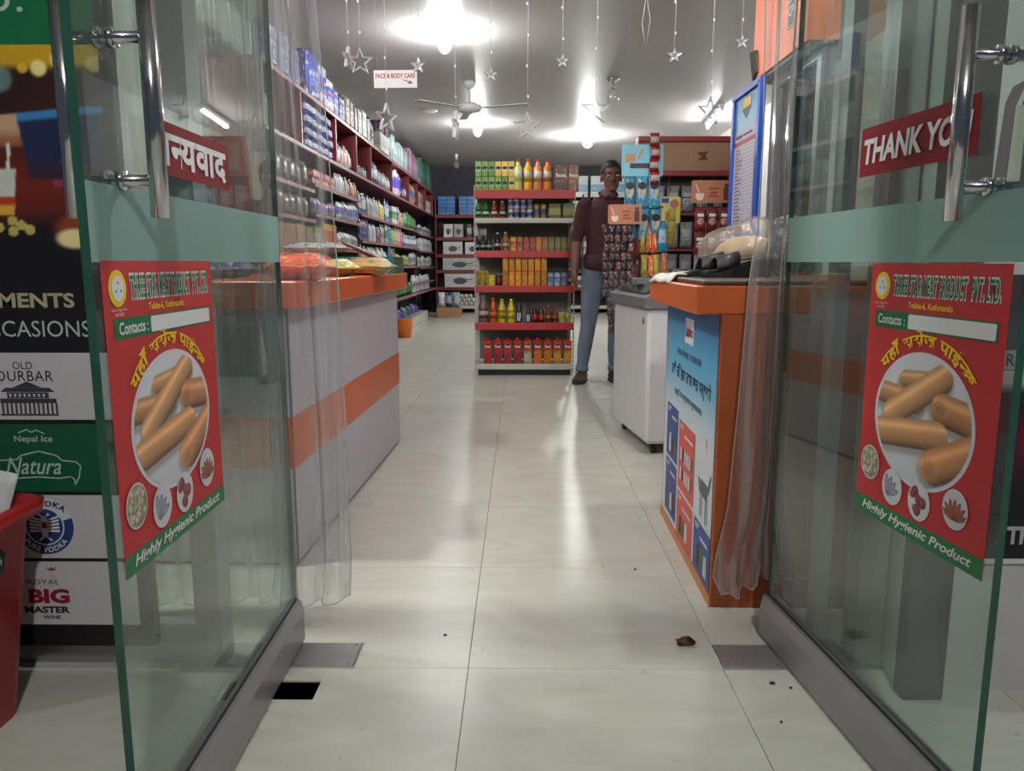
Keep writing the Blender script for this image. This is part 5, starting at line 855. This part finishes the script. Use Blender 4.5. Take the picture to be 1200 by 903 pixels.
# ------------------------------------------------------------ things on the cash counter
def crumple(name, c, r, m, seed, amp=.25, n=22, mm=14, parent=None):
    b = MB().ball((0, 0, 0), (1, 1, 1), n, mm); rg = np.random.RandomState(seed); K = rg.normal(0, 3.0, (9, 3)); ph = rg.uniform(0, 6, 9); vs = []
    for v in b.v:
        s_ = 1 + amp * sum(math.sin(float(K[i] @ np.array(v)) + ph[i]) for i in range(9)) / 5; z = v[2] * s_ * r[2]
        vs.append((v[0]*s_*r[0], v[1]*s_*r[1], max(z, -r[2]*.72)))
    b.v = vs; o = b.obj(name, m, parent, c); return o
zt = .9005
o = tag(crumple('plastic_bag', (.74, 2.60, zt + .075), (.15, .13, .105), glassy('thin_bag_plastic', (244, 242, 238), .045, .15, .20, (226, 220, 210), bump=.6, bscale=(14, 14, 14)), 3, .22), 'clear plastic bag with cream goods on the cash counter', 'bag'); 
o = tag(crumple('cream_bundle', (.75, 2.61, zt + .056), (.11, .095, .075), mat('cream_goods', (200, 176, 140), .6, var=.12, bump=.5), 8, .14), 'cream bundle inside the clear plastic bag', 'bundle')
o = tag(crumple('patterned_bundle', (.80, 2.30, zt + .078), (.07, .06, .10), pack('mottled_cloth', (90, 88, 90), (110, 108, 108), (206, 204, 200), blob=9, rough=.8), 12, .16), 'grey and white patterned bundle beside the plastic curtain', 'bundle')
def sandal(loc, rz, label):
    t = thing('sandal', label, 'sandal', loc, rz, 'black sandals'); K = mat('black_rubber', (20, 20, 22), .55)
    MB().prism([(-.10, 0), (.09, 0), (.10, .055), (.02, .042), (-.06, .018), (-.105, .014)], -.035, .035, axis=1).obj('wedge_sole', K, t)
    b = MB(); vs = []; n_ = 9
    for i in range(n_):
        a = math.pi * i / (n_ - 1)
        for x_ in (-.075, -.005): vs.append((x_ + .006*math.sin(a), .036*math.cos(a), .018 + (x_ + .075)*.25 + .042*math.sin(a)))
    fs = [(2*i, 2*i + 2, 2*i + 3, 2*i + 1) for i in range(n_ - 1)]; b.add(vs, fs, True); s_ = b.obj('strap', K, t); sd = s_.modifiers.new('thick', 'SOLIDIFY'); sd.thickness = .005
    MB().prism([(-.098, .016), (-.06, .020), (.02, .044), (.097, .057), (.097, .060), (.02, .047), (-.06, .023), (-.098, .019)], -.030, .030, axis=1).obj('insole', mat('dark_insole', (44, 44, 48), .6), t)
sandal((.64, 2.30, zt), R(8), 'black wedge sandal on the cash counter, front of the pair'); sandal((.62, 2.39, zt), R(4), 'black wedge sandal on the cash counter, rear of the pair')
# folded towel over the aisle corner
b = MB(); nx, ny = 22, 12; vs = []
for j in range(ny + 1):
    for i in range(nx + 1):
        u, v = i / nx, j / ny; x_ = .458 + .20*u; y_ = 2.40 + .36*v; z = zt + .002 + .003*math.sin(9*u + 4*v) + .003*math.sin(11*v) + .045*math.exp(-((u - .72)/.06)**2 - ((v - .35)/.10)**2); 
        if u < .12: z -= (.12 - u)*.22
        vs.append((x_, y_, z + .006))
fs = [(j*(nx+1)+i, j*(nx+1)+i+1, (j+1)*(nx+1)+i+1, (j+1)*(nx+1)+i) for j in range(ny) for i in range(nx)]
b.add(vs, fs, True); tw = tag(b.obj('towel', mat('towel_white', (214, 210, 204), .9, var=.04, bump=.3)), 'white striped cloth crumpled on the aisle corner of the cash counter', 'cloth'); sd = tw.modifiers.new('thick', 'SOLIDIFY'); sd.thickness = .006
b = MB()
for k in (4, 7):
    vs2 = [(vs[j*(nx+1)+i][0], vs[j*(nx+1)+i][1], vs[j*(nx+1)+i][2] + .0045) for j in range(ny + 1) for i in (k, k + 1)]; b.add(vs2, [(2*j, 2*j+1, 2*j+3, 2*j+2) for j in range(ny)], True)
o = b.obj('towel_stripe', mat('towel_grey', (110, 106, 104), .9), tw); o['kind'] = 'stuff'
tag(MB().cbox(-.09, .09, -.07, .07, 0, .05, .02).obj('navy_bag', mat('navy_cloth', (30, 32, 50), .8), None, (.80, 3.05, .86)), 'dark navy bag lying behind the cash counter', 'bag')
bpy.data.objects['navy_bag'].location = (.93, 2.72, zt)
# ------------------------------------------------------------ things on the left counter
zc = .8905
def lying(name, cat, c, w_, h_, t_, m, rz, label, seed, tilt=0.0, roll=0.0):
    """a bag lying flat, centred at c"""
    o = Prod(name, cat, MB().pillow(w_, h_, t_, 10, 12, wob=.004, seed=seed).mesh(name), m).at((0, 0, 0), rz, label); o.rotation_euler = (R(90) + tilt, roll, rz)
    o.location = Vector(c) - (o.rotation_euler.to_matrix() @ Vector((0, 0, h_ / 2))); return o
OB = pm('obag', (232, 92, 34), (236, 100, 40), (214, 70, 26), bump=.8, blob=3); OB2 = pm('ybag', (196, 176, 96), (206, 150, 84), (110, 130, 90), bump=.8, blob=3)
o = lying('snack_bag', 'bag', (-.70, 2.46, zc + .040), .27, .22, .08, OB, R(-80), 'large orange snack bag at the near end of the left counter', 3)
flats('bag_print', [el(0, 0, .03, .022, 14)], mat('print_violet', (70, 50, 110), .5), o, 0).matrix_local = Matrix.Translation((.03, .0412, .13)) @ Matrix.Rotation(R(-90), 4, 'X')
lying('snack_bag', 'bag', (-.735, 3.02, zc + .032), .18, .2, .064, OB2, R(60), 'yellow and green snack bag at the middle of the left counter', 5); lying('snack_bag', 'bag', (-.655, 3.33, zc + .036), .24, .26, .072, pm('pbag', (206, 190, 150), (214, 170, 110), (120, 140, 110), bump=.8, blob=3), R(100), 'pale snack bag nearest the far end of the left counter', 6)
lying('snack_bag', 'bag', (-.86, 3.18, zc + .045), .2, .24, .09, ORP, R(20), 'orange snack bag under the silver one on the left counter', 8); lying('snack_bag', 'bag', (-.84, 3.22, zc + .112), .2, .26, .04, pm('silv', (176, 176, 180), (196, 196, 200), (120, 120, 126), bump=.8), R(80), 'silver snack bag on top of the orange one', 9)
lying('snack_bag', 'bag', (-.70, 3.52, zc + .098), .14, .22, .016, pm('brpk', (104, 60, 50), (120, 76, 60), (176, 140, 110), bump=.6), R(80), 'brown flat packet leaning over the snack bags', 11, R(22), R(10))
tr = thing('tray', 'dark teal plastic tray at the far end of the left counter', 'tray', (-.74, 3.87, zc), R(-2)); TL = col('teal', 30, 84, 86)
MB().box(-.14, .14, -.12, .12, 0, .006).obj('tray_base', TL, tr)
for a in ((-.14, -.134, -.12, .12), (.134, .14, -.12, .12), (-.134, .134, -.12, -.114), (-.134, .134, .114, .12)): MB().box(*a, .006, .08).obj('tray_wall', TL, tr)
for i in range(3): lying('purple_packet', 'packet', (-1.08 + .02*i, 2.45 + .17*i, zc + .03), .15, .17, .055, MATS['print_pu'], R(80), 'purple and white packet on the left counter behind the curtain, %s from the doors' % ORD[i], 20 + i)
# ------------------------------------------------------------ clear plastic strip curtains
PVC = glassy('clear_pvc', (247, 249, 249), .08, .10, .27, (222, 226, 228), bump=.6, bscale=(18, 6, .4), tl=.5, vmix=.22)
PVCE = glassy('pvc_edge', (240, 244, 244), .1, .1, .6, (225, 230, 232), tl=.5)
def strip(label, pts, y, amp, fr, ph, zb=0.0, curl=0.0, n=26, m=44):
    """pts: list of (z, x_left, x_right) from the top down"""
    zs = np.array([p_[0] for p_ in pts])[::-1]; xl = np.array([p_[1] for p_ in pts])[::-1]; xr = np.array([p_[2] for p_ in pts])[::-1]; vs = []
    for j in range(m + 1):
        v = j / m; z = pts[0][0] + (pts[-1][0] - pts[0][0]) * v; a, b_ = np.interp(z, zs, xl), np.interp(z, zs, xr)
        for i in range(n + 1):
            u = i / n; yy = y + amp*math.sin(fr*u*2*math.pi + ph + .5*math.sin(3*v + ph)) + .3*amp*math.sin(2.3*fr*u*6.28 + 2*v)
            zz = z + (zb * u if v > .9 else 0) * ((v - .9) / .1 if v > .9 else 0); yy -= curl * max(0, (v - .93) / .07) ** 2
            vs.append((a + (b_ - a)*u + .004*math.sin(7*v + 5*u), yy, zz))
    fs = [(j*(n+1)+i, j*(n+1)+i+1, (j+1)*(n+1)+i+1, (j+1)*(n+1)+i) for j in range(m) for i in range(n)]
    o = MB().add(vs, fs, True).obj('curtain_strip', PVC)
    for i in (0, n): MB().tube([vs[j*(n+1)+i] for j in range(m + 1)], .0016, 5).obj('strip_edge', PVCE, o)
    MB().tube(vs[-n-1:], .0016, 5).obj('strip_edge', PVCE, o)
    return tag(o, label, 'curtain', 'plastic curtain strips')
strip('clear plastic curtain strip hanging nearest the aisle on the left', [(2.14, -.70, -.515), (1.56, -.68, -.498), (.95, -.66, -.468), (.5, -.65, -.455), (.035, -.64, -.452)], 1.95, .024, 2.2, .4, .03, .04)
strip('clear plastic curtain strip behind the left door', [(2.14, -.88, -.66), (.95, -.86, -.63), (.03, -.83, -.60)], 1.985, .022, 2.6, 1.7)
strip('clear plastic curtain strip farthest left behind the fixed pane', [(2.14, -1.02, -.84), (.03, -1.0, -.80)], 1.965, .02, 2.4, 3.0)
strip('bunched clear plastic curtain strip hanging over the cash counter', [(2.14, .555, .665), (1.56, .585, .675), (1.25, .600, .655), (1.0, .600, .662), (.95, .590, .665), (.6, .575, .672), (.30, .555, .668), (.12, .515, .660), (.07, .535, .64)], 1.945, .026, 2.2, .9, .05, .03)
strip('clear plastic curtain strip behind the right door', [(2.14, .66, .79), (.95, .67, .80), (.10, .66, .82)], 1.965, .018, 2.8, 2.2)
ra = tag(MB().tube([(-1.05, 1.965, 2.15), (.85, 1.965, 2.15)], .012, 10).obj('curtain_rail', CHROME), 'steel rail above the doorway carrying the plastic curtain', 'rail')
# ------------------------------------------------------------ hanging stars and section sign
CLEAR = glassy('clear_star_plastic', (240, 242, 244), .12, .1, .62, (240, 240, 244), bump=.2, bscale=(30, 30, 30)); WIRE = mat('clear_wire', (186, 186, 190), .4)
def star_pts(r, k=.42, a0=90): return [((r if i % 2 == 0 else r*k) * math.cos(R(a0 + 36*i)), (r if i % 2 == 0 else r*k) * math.sin(R(a0 + 36*i))) for i in range(10)]
def star(x, z, r, big, rz, label, y=3.6):
    t = thing('hanging_star', label, 'decoration', (x, y, z), rz, 'stars on strings')
    P_ = star_pts(r); q = star_pts(r*(.74 if big else .30), .42 if big else .9); b = MB(); n_ = 10
    d_ = .008
    vs = [(a, -d_, c) for a, c in P_] + [(a, -d_*.4, c) for a, c in q] + [(a, d_, c) for a, c in P_] + [(a, d_*.4, c) for a, c in q]; fs = []
    for i in range(n_):
        j = (i + 1) % n_; fs += [(i, j, n_ + j, n_ + i), (2*n_ + j, 2*n_ + i, 3*n_ + i, 3*n_ + j), (j, i, 2*n_ + i, 2*n_ + j), (n_ + i, n_ + j, 3*n_ + j, 3*n_ + i)]
    b.add(vs, fs).obj('star_frame', CLEAR, t)
    if not big:
        s_ = MB()
        for i in range(0, 10, 2): s_.tube([(0, 0, 0), (P_[i][0]*.8, 0, P_[i][1]*.8)], .0022, 5)
        s_.obj('star_ribs', CLEAR, t)['kind'] = 'stuff'
    MB().tube([(0, 0, r*.95), (.003, 0, (2.69 - z)*.5), (0, 0, 2.70 - z)], .0013, 5).obj('string', WIRE, t); led = MB()
    for k in range(6): led.ball((.003*(-1)**k, -.001, r + .06 + .13*k), (.004, .004, .007), 6, 5)
    led.obj('string_bulbs', WHITE, t)['kind'] = 'stuff'
for x, z, r, bg, a, lb in ((-.713, 1.826, .062, 1, 10, 'large clear star left of the section sign'), (-.765, 1.84, .05, 1, 75, 'clear star turned edge on at the far left'), (-.454, 1.808, .034, 0, 0, 'small clear star at the corner of the section sign'), (-.601, 1.585, .066, 1, 52, 'large clear star hanging below the section sign'), (-.29, 1.55, .066, 1, 84, 'large clear star turned edge on below the first bulb'), (-.131, 1.77, .032, 0, 8, 'small clear star right of the first bulb'), (.033, 1.548, .068, 1, -6, 'large clear star hanging above the gondola'), (.188, 1.826, .033, 0, 0, 'small clear star, third from the right door'), (.339, 1.62, .068, 1, 8, 'large clear star hanging above the man'), (.683, 1.848, .033, 0, -5, 'small clear star left of the orange header board'), (.851, 1.612, .064, 1, 20, 'large clear star hanging near the price board'), (.978, 1.905, .032, 0, 0, 'small clear star nearest the orange header board')): star(x, z, r, bg, R(a), lb)
t = thing('string_loop', 'thin clear string looped between two hanging stars', 'decoration', (.553, 3.6, 1.98)); MB().tube([(0, 0, .72), (0, 0, .12), (.02, 0, .02), (.004, 0, -.10), (-.016, 0, .0), (0, 0, .12)], .0013, 5).obj('string', WIRE, t)
sg = panel('section_sign', 'small white FACE & BODY CARE sign hanging from the ceiling', 'sign', (-.762, 4.2, 1.842), (1, .04, .03)); MB().box(0, .225, 0, .088, -.004, 0).obj('board', mat('sign_white', (206, 206, 208), .5), sg)
T('FACE & BODY CARE', .1125, .060, .205, .024, mat('sign_red', (130, 24, 34), .5), sg, 1, bold=.03); flats('arrow', [[(.15, .038), (.182, .026), (.184, .031), (.152, .042)], [(.176, .018), (.204, .021), (.186, .038)]], MATS['sign_red'], sg, 1)
for x_ in (.02, .205): MB().tube([(x_, .088, -.002), (x_, .85, -.002)], .001, 5).obj('cord', WIRE, sg)
# ------------------------------------------------------------ red bin and floor litter
bn = thing('waste_bin', 'red plastic bin with black side handle at the left edge', 'bin', (-1.25, 1.34, 0)); BR = mat('red_plastic', (186, 34, 40), .38, var=.05)
def rrect(w_, d_, r, z, n=4): return [(x, y, z) for x, y in rrc(-w_, w_, -d_, d_, r, n)]
rings_ = [rrect(.185, .175, .04, 0), rrect(.23, .21, .045, .425), rrect(.252, .232, .05, .43), rrect(.256, .236, .05, .455), rrect(.24, .22, .048, .463), rrect(.215, .195, .045, .45), rrect(.17, .16, .04, .02)]
b = MB(); n_ = len(rings_[0]); vs = [p_ for r_ in rings_ for p_ in r_]; fs = [(i*n_+k, i*n_+(k+1) % n_, (i+1)*n_+(k+1) % n_, (i+1)*n_+k) for i in range(len(rings_)-1) for k in range(n_)] + [tuple(range(n_))[::-1], tuple(range((len(rings_)-1)*n_, len(rings_)*n_))]
b.add(vs, fs, True).obj('bin_body', BR, bn); hk = MB().tube([(.226, -.11, .40), (.235, -.12, .385), (.245, -.115, .355), (.247, .06, .355), (.242, .075, .385), (.232, .065, .405), (.230, -.02, .41)], .007, 8).obj('side_handle', BLK, bn)
pp_ = MB().pillow(.13, .24, .02, 8, 8, wob=.006).obj('paper_sheet', mat('pale_paper', (206, 214, 214), .5)); pp_.location = (-1.145, 1.485, .30); pp_.rotation_euler = (R(-5), R(14), R(4)); tag(pp_, 'pale paper sheet sticking out of the red bin', 'paper')
o = tag(crumple('crumpled_wrapper', (.415, 1.80, .009), (.020, .014, .012), mat('wrapper_maroon', (70, 24, 30), .5), 5, .5, 12, 8), 'crumpled dark maroon wrapper on the floor near the right closer plate', 'wrapper')
for i, (x_, y_, r_) in enumerate(((.575, 1.62, .006), (.61, 1.60, .004), (-.19, 1.84, .004), (.36, 2.27, .004), (.545, 1.47, .003))): tag(crumple('floor_speck', (x_, y_, .0025), (r_, r_*.7, .003), mat('speck_dark', (50, 40, 36), .8), 30 + i, .4, 8, 6), 'tiny dark litter speck on the floor, ' + ('beside the right door rail', 'nearer the right door rail', 'before the left closer plate', 'at the aisle middle', 'nearest the camera')[i], 'litter', 'litter specks')
# ------------------------------------------------------------ the man in the maroon shirt
def limb(b, pts, rs, n=14):
    """tapered limb with round ends"""
    pts = [Vector(p_) for p_ in pts]; b.tube(pts, list(rs), n); b.ball(pts[0], rs[0], n, 8); b.ball(pts[-1], rs[-1], n, 8)
def person():
    t = thing('person', 'man in maroon shirt and blue jeans standing behind the candy strips', 'person', (0.665, 6.08, 0), R(4))
    b = MB()
    for s, hip, knee, ank in ((-1, (-.085, .01, .90), (-.125, -.035, .49), (-.165, .03, .10)), (1, (.085, .01, .90), (.095, -.02, .49), (.10, .05, .10))):
        limb(b, [hip, tuple((Vector(hip) + Vector(knee)) / 2), knee, tuple(Vector(knee) * .45 + Vector(ank) * .55 + Vector((0, .018, 0))), ank], [.092, .082, .062, .058, .044])
    # trunk: stacked ellipses
    prof = [(.86, .150, .105), (.92, .165, .118), (1.0, .158, .112), (1.08, .152, .108), (1.18, .165, .112), (1.28, .178, .112), (1.36, .172, .10), (1.41, .12, .08), (1.44, .068, .066), (1.50, .056, .060)]
    n = 20; vs = []
    for z, rx, ry in prof:
        for k in range(n): a = 2*math.pi*k/n; vs.append((.012*(z - .9)/.5 + rx*math.cos(a), ry*math.sin(a), z))
    fs = [(i*n+k, i*n+(k+1) % n, (i+1)*n+(k+1) % n, (i+1)*n+k) for i in range(len(prof)-1) for k in range(n)] + [tuple(range(n))[::-1], tuple(range((len(prof)-1)*n, len(prof)*n))]
    b.add(vs, fs, True)
    arms = (((-.165, 0, 1.365), (-.225, .02, 1.11), (-.245, -.06, .89)), ((.185, 0, 1.365), (.245, .03, 1.11), (.19, -.16, .99)))
    for sh_, el_, wr in arms:
        limb(b, [sh_, tuple(Vector(sh_)*.5 + Vector(el_)*.5), el_], [.066, .058, .046]); limb(b, [el_, tuple(Vector(el_)*.55 + Vector(wr)*.45), wr], [.046, .043, .030])
        d = (Vector(wr) - Vector(el_)).normalized(); side = Vector((0, 1, 0)) if abs(d.y) < .5 else Vector((0, 0, 1)); side = (side - d*side.dot(d)).normalized(); pn_ = d.cross(side); palm = Vector(wr) + d*.05
        limb(b, [Vector(wr), palm - side*.012, Vector(wr) + d*.085 - side*.012], [.026, .026, .022], 10); limb(b, [Vector(wr), palm + side*.014, Vector(wr) + d*.085 + side*.012], [.026, .025, .022], 10)
        for k, (o_, ln) in enumerate(((-.030, .062), (-.010, .074), (.010, .070), (.029, .056))):
            r0 = Vector(wr) + d*.088 + side*o_; curl = pn_ * (.012 if wr[0] < 0 else -.012); limb(b, [r0, r0 + d*ln*.5 + curl*.5, r0 + d*ln*.85 + curl*2], [.0095, .009, .0075], 8)
        r0 = Vector(wr) + d*.035 - side*.026; limb(b, [r0, r0 + d*.03 - side*.018 + pn_*.006, r0 + d*.06 - side*.020 + pn_*.014], [.012, .0105, .0085], 8)
    # head: cranium, jaw, nose, ears
    hx, hy, hz = .035, -.012, 1.585
    b.ball((hx, hy + .015, hz + .035), (.076, .094, .086), 18, 12); b.ball((hx, hy - .012, hz - .035), (.060, .072, .080), 16, 10); b.ball((hx, hy - .052, hz - .088), (.030, .026, .024), 10, 8)
    limb(b, [(hx, hy - .086, hz + .012), (hx, hy - .097, hz - .022)], [.010, .0135], 8); b.ball((hx - .011, hy - .088, hz - .026), .009, 8, 6); b.ball((hx + .011, hy - .088, hz - .026), .009, 8, 6)
    b.ball((hx, hy - .076, hz - .056), (.024, .010, .0075), 10, 6); b.ball((hx, hy - .074, hz + .030), (.052, .016, .009), 12, 6)
    for s in (-1, 1): b.ball((hx + s*.076, hy + .012, hz - .008), (.011, .020, .032), 8, 8); b.ball((hx + s*.036, hy - .058, hz - .012), (.020, .020, .018), 8, 6)
    for s, tx, ty in ((-1, -.20, -.12), (1, .115, -.10)): pass
    me = b.mesh('body'); o = bpy.data.objects.new('body', me); COL.objects.link(o)
    rm = o.modifiers.new('fuse', 'REMESH'); rm.mode = 'VOXEL'; rm.voxel_size = .0065; sm_ = o.modifiers.new('soft', 'SMOOTH'); sm_.iterations = 5; sm_.factor = .5
    me2 = bpy.data.meshes.new_from_object(o.evaluated_get(bpy.context.evaluated_depsgraph_get())); bpy.data.objects.remove(o); me2.name = 'body'
    SKIN = mat('brown_skin', (98, 64, 48), .6, var=.05); SHIRT = mat('maroon_shirt', (58, 22, 32), .85, var=.15, scale=20, bump=.25); JEAN = mat('blue_denim', (104, 114, 132), .9, var=.16, scale=9, bump=.2)
    body = mk('body', me2, SKIN, t); me2.materials.append(SHIRT); me2.materials.append(JEAN)
    for p_ in me2.polygons:
        c = p_.center; p_.use_smooth = True; k = 0
        arm = .68 < c.z < 1.34 and abs(c.x - .01) > (.208 if c.z < 1.0 else .18)
        if arm: k = 1 if c.z > 1.10 else 0
        elif c.z < .925: k = 2
        elif c.z < 1.445 - 1.2*max(0, -c.y - .05)*.6: k = 1
        p_.material_index = k
    # shirt tail, belt, hair, face details, shoes
    n = 24; vs = []
    for z, rx, ry in ((.885, .178, .128), (.93, .173, .125), (1.0, .166, .119)):
        for k in range(n): a = 2*math.pi*k/n; vs.append((.004 + rx*math.cos(a), ry*math.sin(a), z + .012*math.cos(2*a)*(z < .9)))
    q = MB().add(vs, [(i*n+k, i*n+(k+1) % n, (i+1)*n+(k+1) % n, (i+1)*n+k) for i in range(2) for k in range(n)], True).obj('shirt_tail', SHIRT, t); q.modifiers.new('thick', 'SOLIDIFY').thickness = .006
    MB().tube([(.0, -.10, 1.44), (.045, -.088, 1.425), (.075, -.05, 1.45), (.078, .0, 1.47), (.04, .05, 1.485), (-.01, .05, 1.485), (-.055, .0, 1.47), (-.05, -.05, 1.45), (-.018, -.088, 1.425), (.0, -.10, 1.44)], .011, 8).obj('shirt_collar', SHIRT, t)
    HAIR = mat('black_hair', (20, 17, 17), .6, var=.1, scale=60, bump=.5); hb = MB(); ref = MB().ball((hx, hy + .02, hz + .043), (.081, .099, .090), 26, 20)
    keep = [v[2] > hz + .058 - 1.0*max(0, v[1] - hy + .02) + .10*max(0, hy - .03 - v[1]) - (.035 if abs(v[0] - hx) > .055 else 0) for v in ref.v]; hb.v = ref.v; hb.f = [f for f in ref.f if all(keep[i] for i in f)]; hb.sm = [True]*len(hb.f)
    h_ = hb.obj('hair', HAIR, t); h_.modifiers.new('thick', 'SOLIDIFY').thickness = .008
    for s in (-1, 1):
        e_ = MB().ball((hx + s*.031, hy - .079, hz + .008), (.0125, .006, .006), 10, 6).obj('eye', mat('eye_white', (190, 184, 176), .3), t); MB().ball((hx + s*.031, hy - .083, hz + .008), (.005, .003, .005), 8, 6).obj('iris', BLK, e_)
        MB().tube([(hx + s*.012, hy - .087, hz + .025), (hx + s*.032, hy - .087, hz + .031), (hx + s*.050, hy - .076, hz + .026)], [.0015, .0022, .001], 6).obj('eyebrow', HAIR, t)
    MB().tube([(hx - .022, hy - .082, hz - .056), (hx, hy - .0875, hz - .055), (hx + .022, hy - .082, hz - .056)], [.002, .003, .002], 6).obj('mouth', mat('lip_brown', (104, 58, 52), .5), t)
    MB().tube([(hx - .026, hy - .082, hz - .046), (hx, hy - .089, hz - .042), (hx + .026, hy - .082, hz - .046)], [.002, .0035, .002], 6).obj('moustache', HAIR, t)
    SHOE = mat('brown_shoe', (74, 50, 40), .6, var=.12)
    for (ax, ay), yaw in (((-.165, .03), R(-22)), ((.10, .05), R(6))):
        s_ = MB(); secs = [(.06, .034, .07), (.03, .042, .095), (-.03, .046, .085), (-.09, .05, .062), (-.15, .046, .05), (-.185, .03, .035)]; n = 14; vs = []
        for y_, w_, h2 in secs:
            for k in range(n):
                a = 2*math.pi*k/n; zz = max(.014, h2*.5 + h2*.55*math.sin(a)); vs.append((w_*math.cos(a), y_, zz))
        fs = [(i*n+k, i*n+(k+1) % n, (i+1)*n+(k+1) % n, (i+1)*n+k) for i in range(len(secs)-1) for k in range(n)] + [tuple(range(n)), tuple(range((len(secs)-1)*n, len(secs)*n))[::-1]]
        sh2 = s_.add(vs, fs, True).obj('shoe', SHOE, t, (ax, ay, 0)); sh2.rotation_euler.z = yaw
        MB().prism([(-.036, .062), (-.046, -.03), (-.05, -.09), (-.04, -.16), (-.012, -.19), (.012, -.19), (.04, -.16), (.05, -.09), (.046, -.03), (.036, .062)], 0.0, .016).obj('sole', mat('shoe_sole', (44, 38, 34), .8), sh2)
    cu = MB()
    for (ax, ay) in ((-.165, .03), (.10, .05)): MB().lathe([(.050, .085), (.054, .10), (.050, .13)], 14, (ax, ay, 0)).obj('trouser_cuff', JEAN, t)
person()
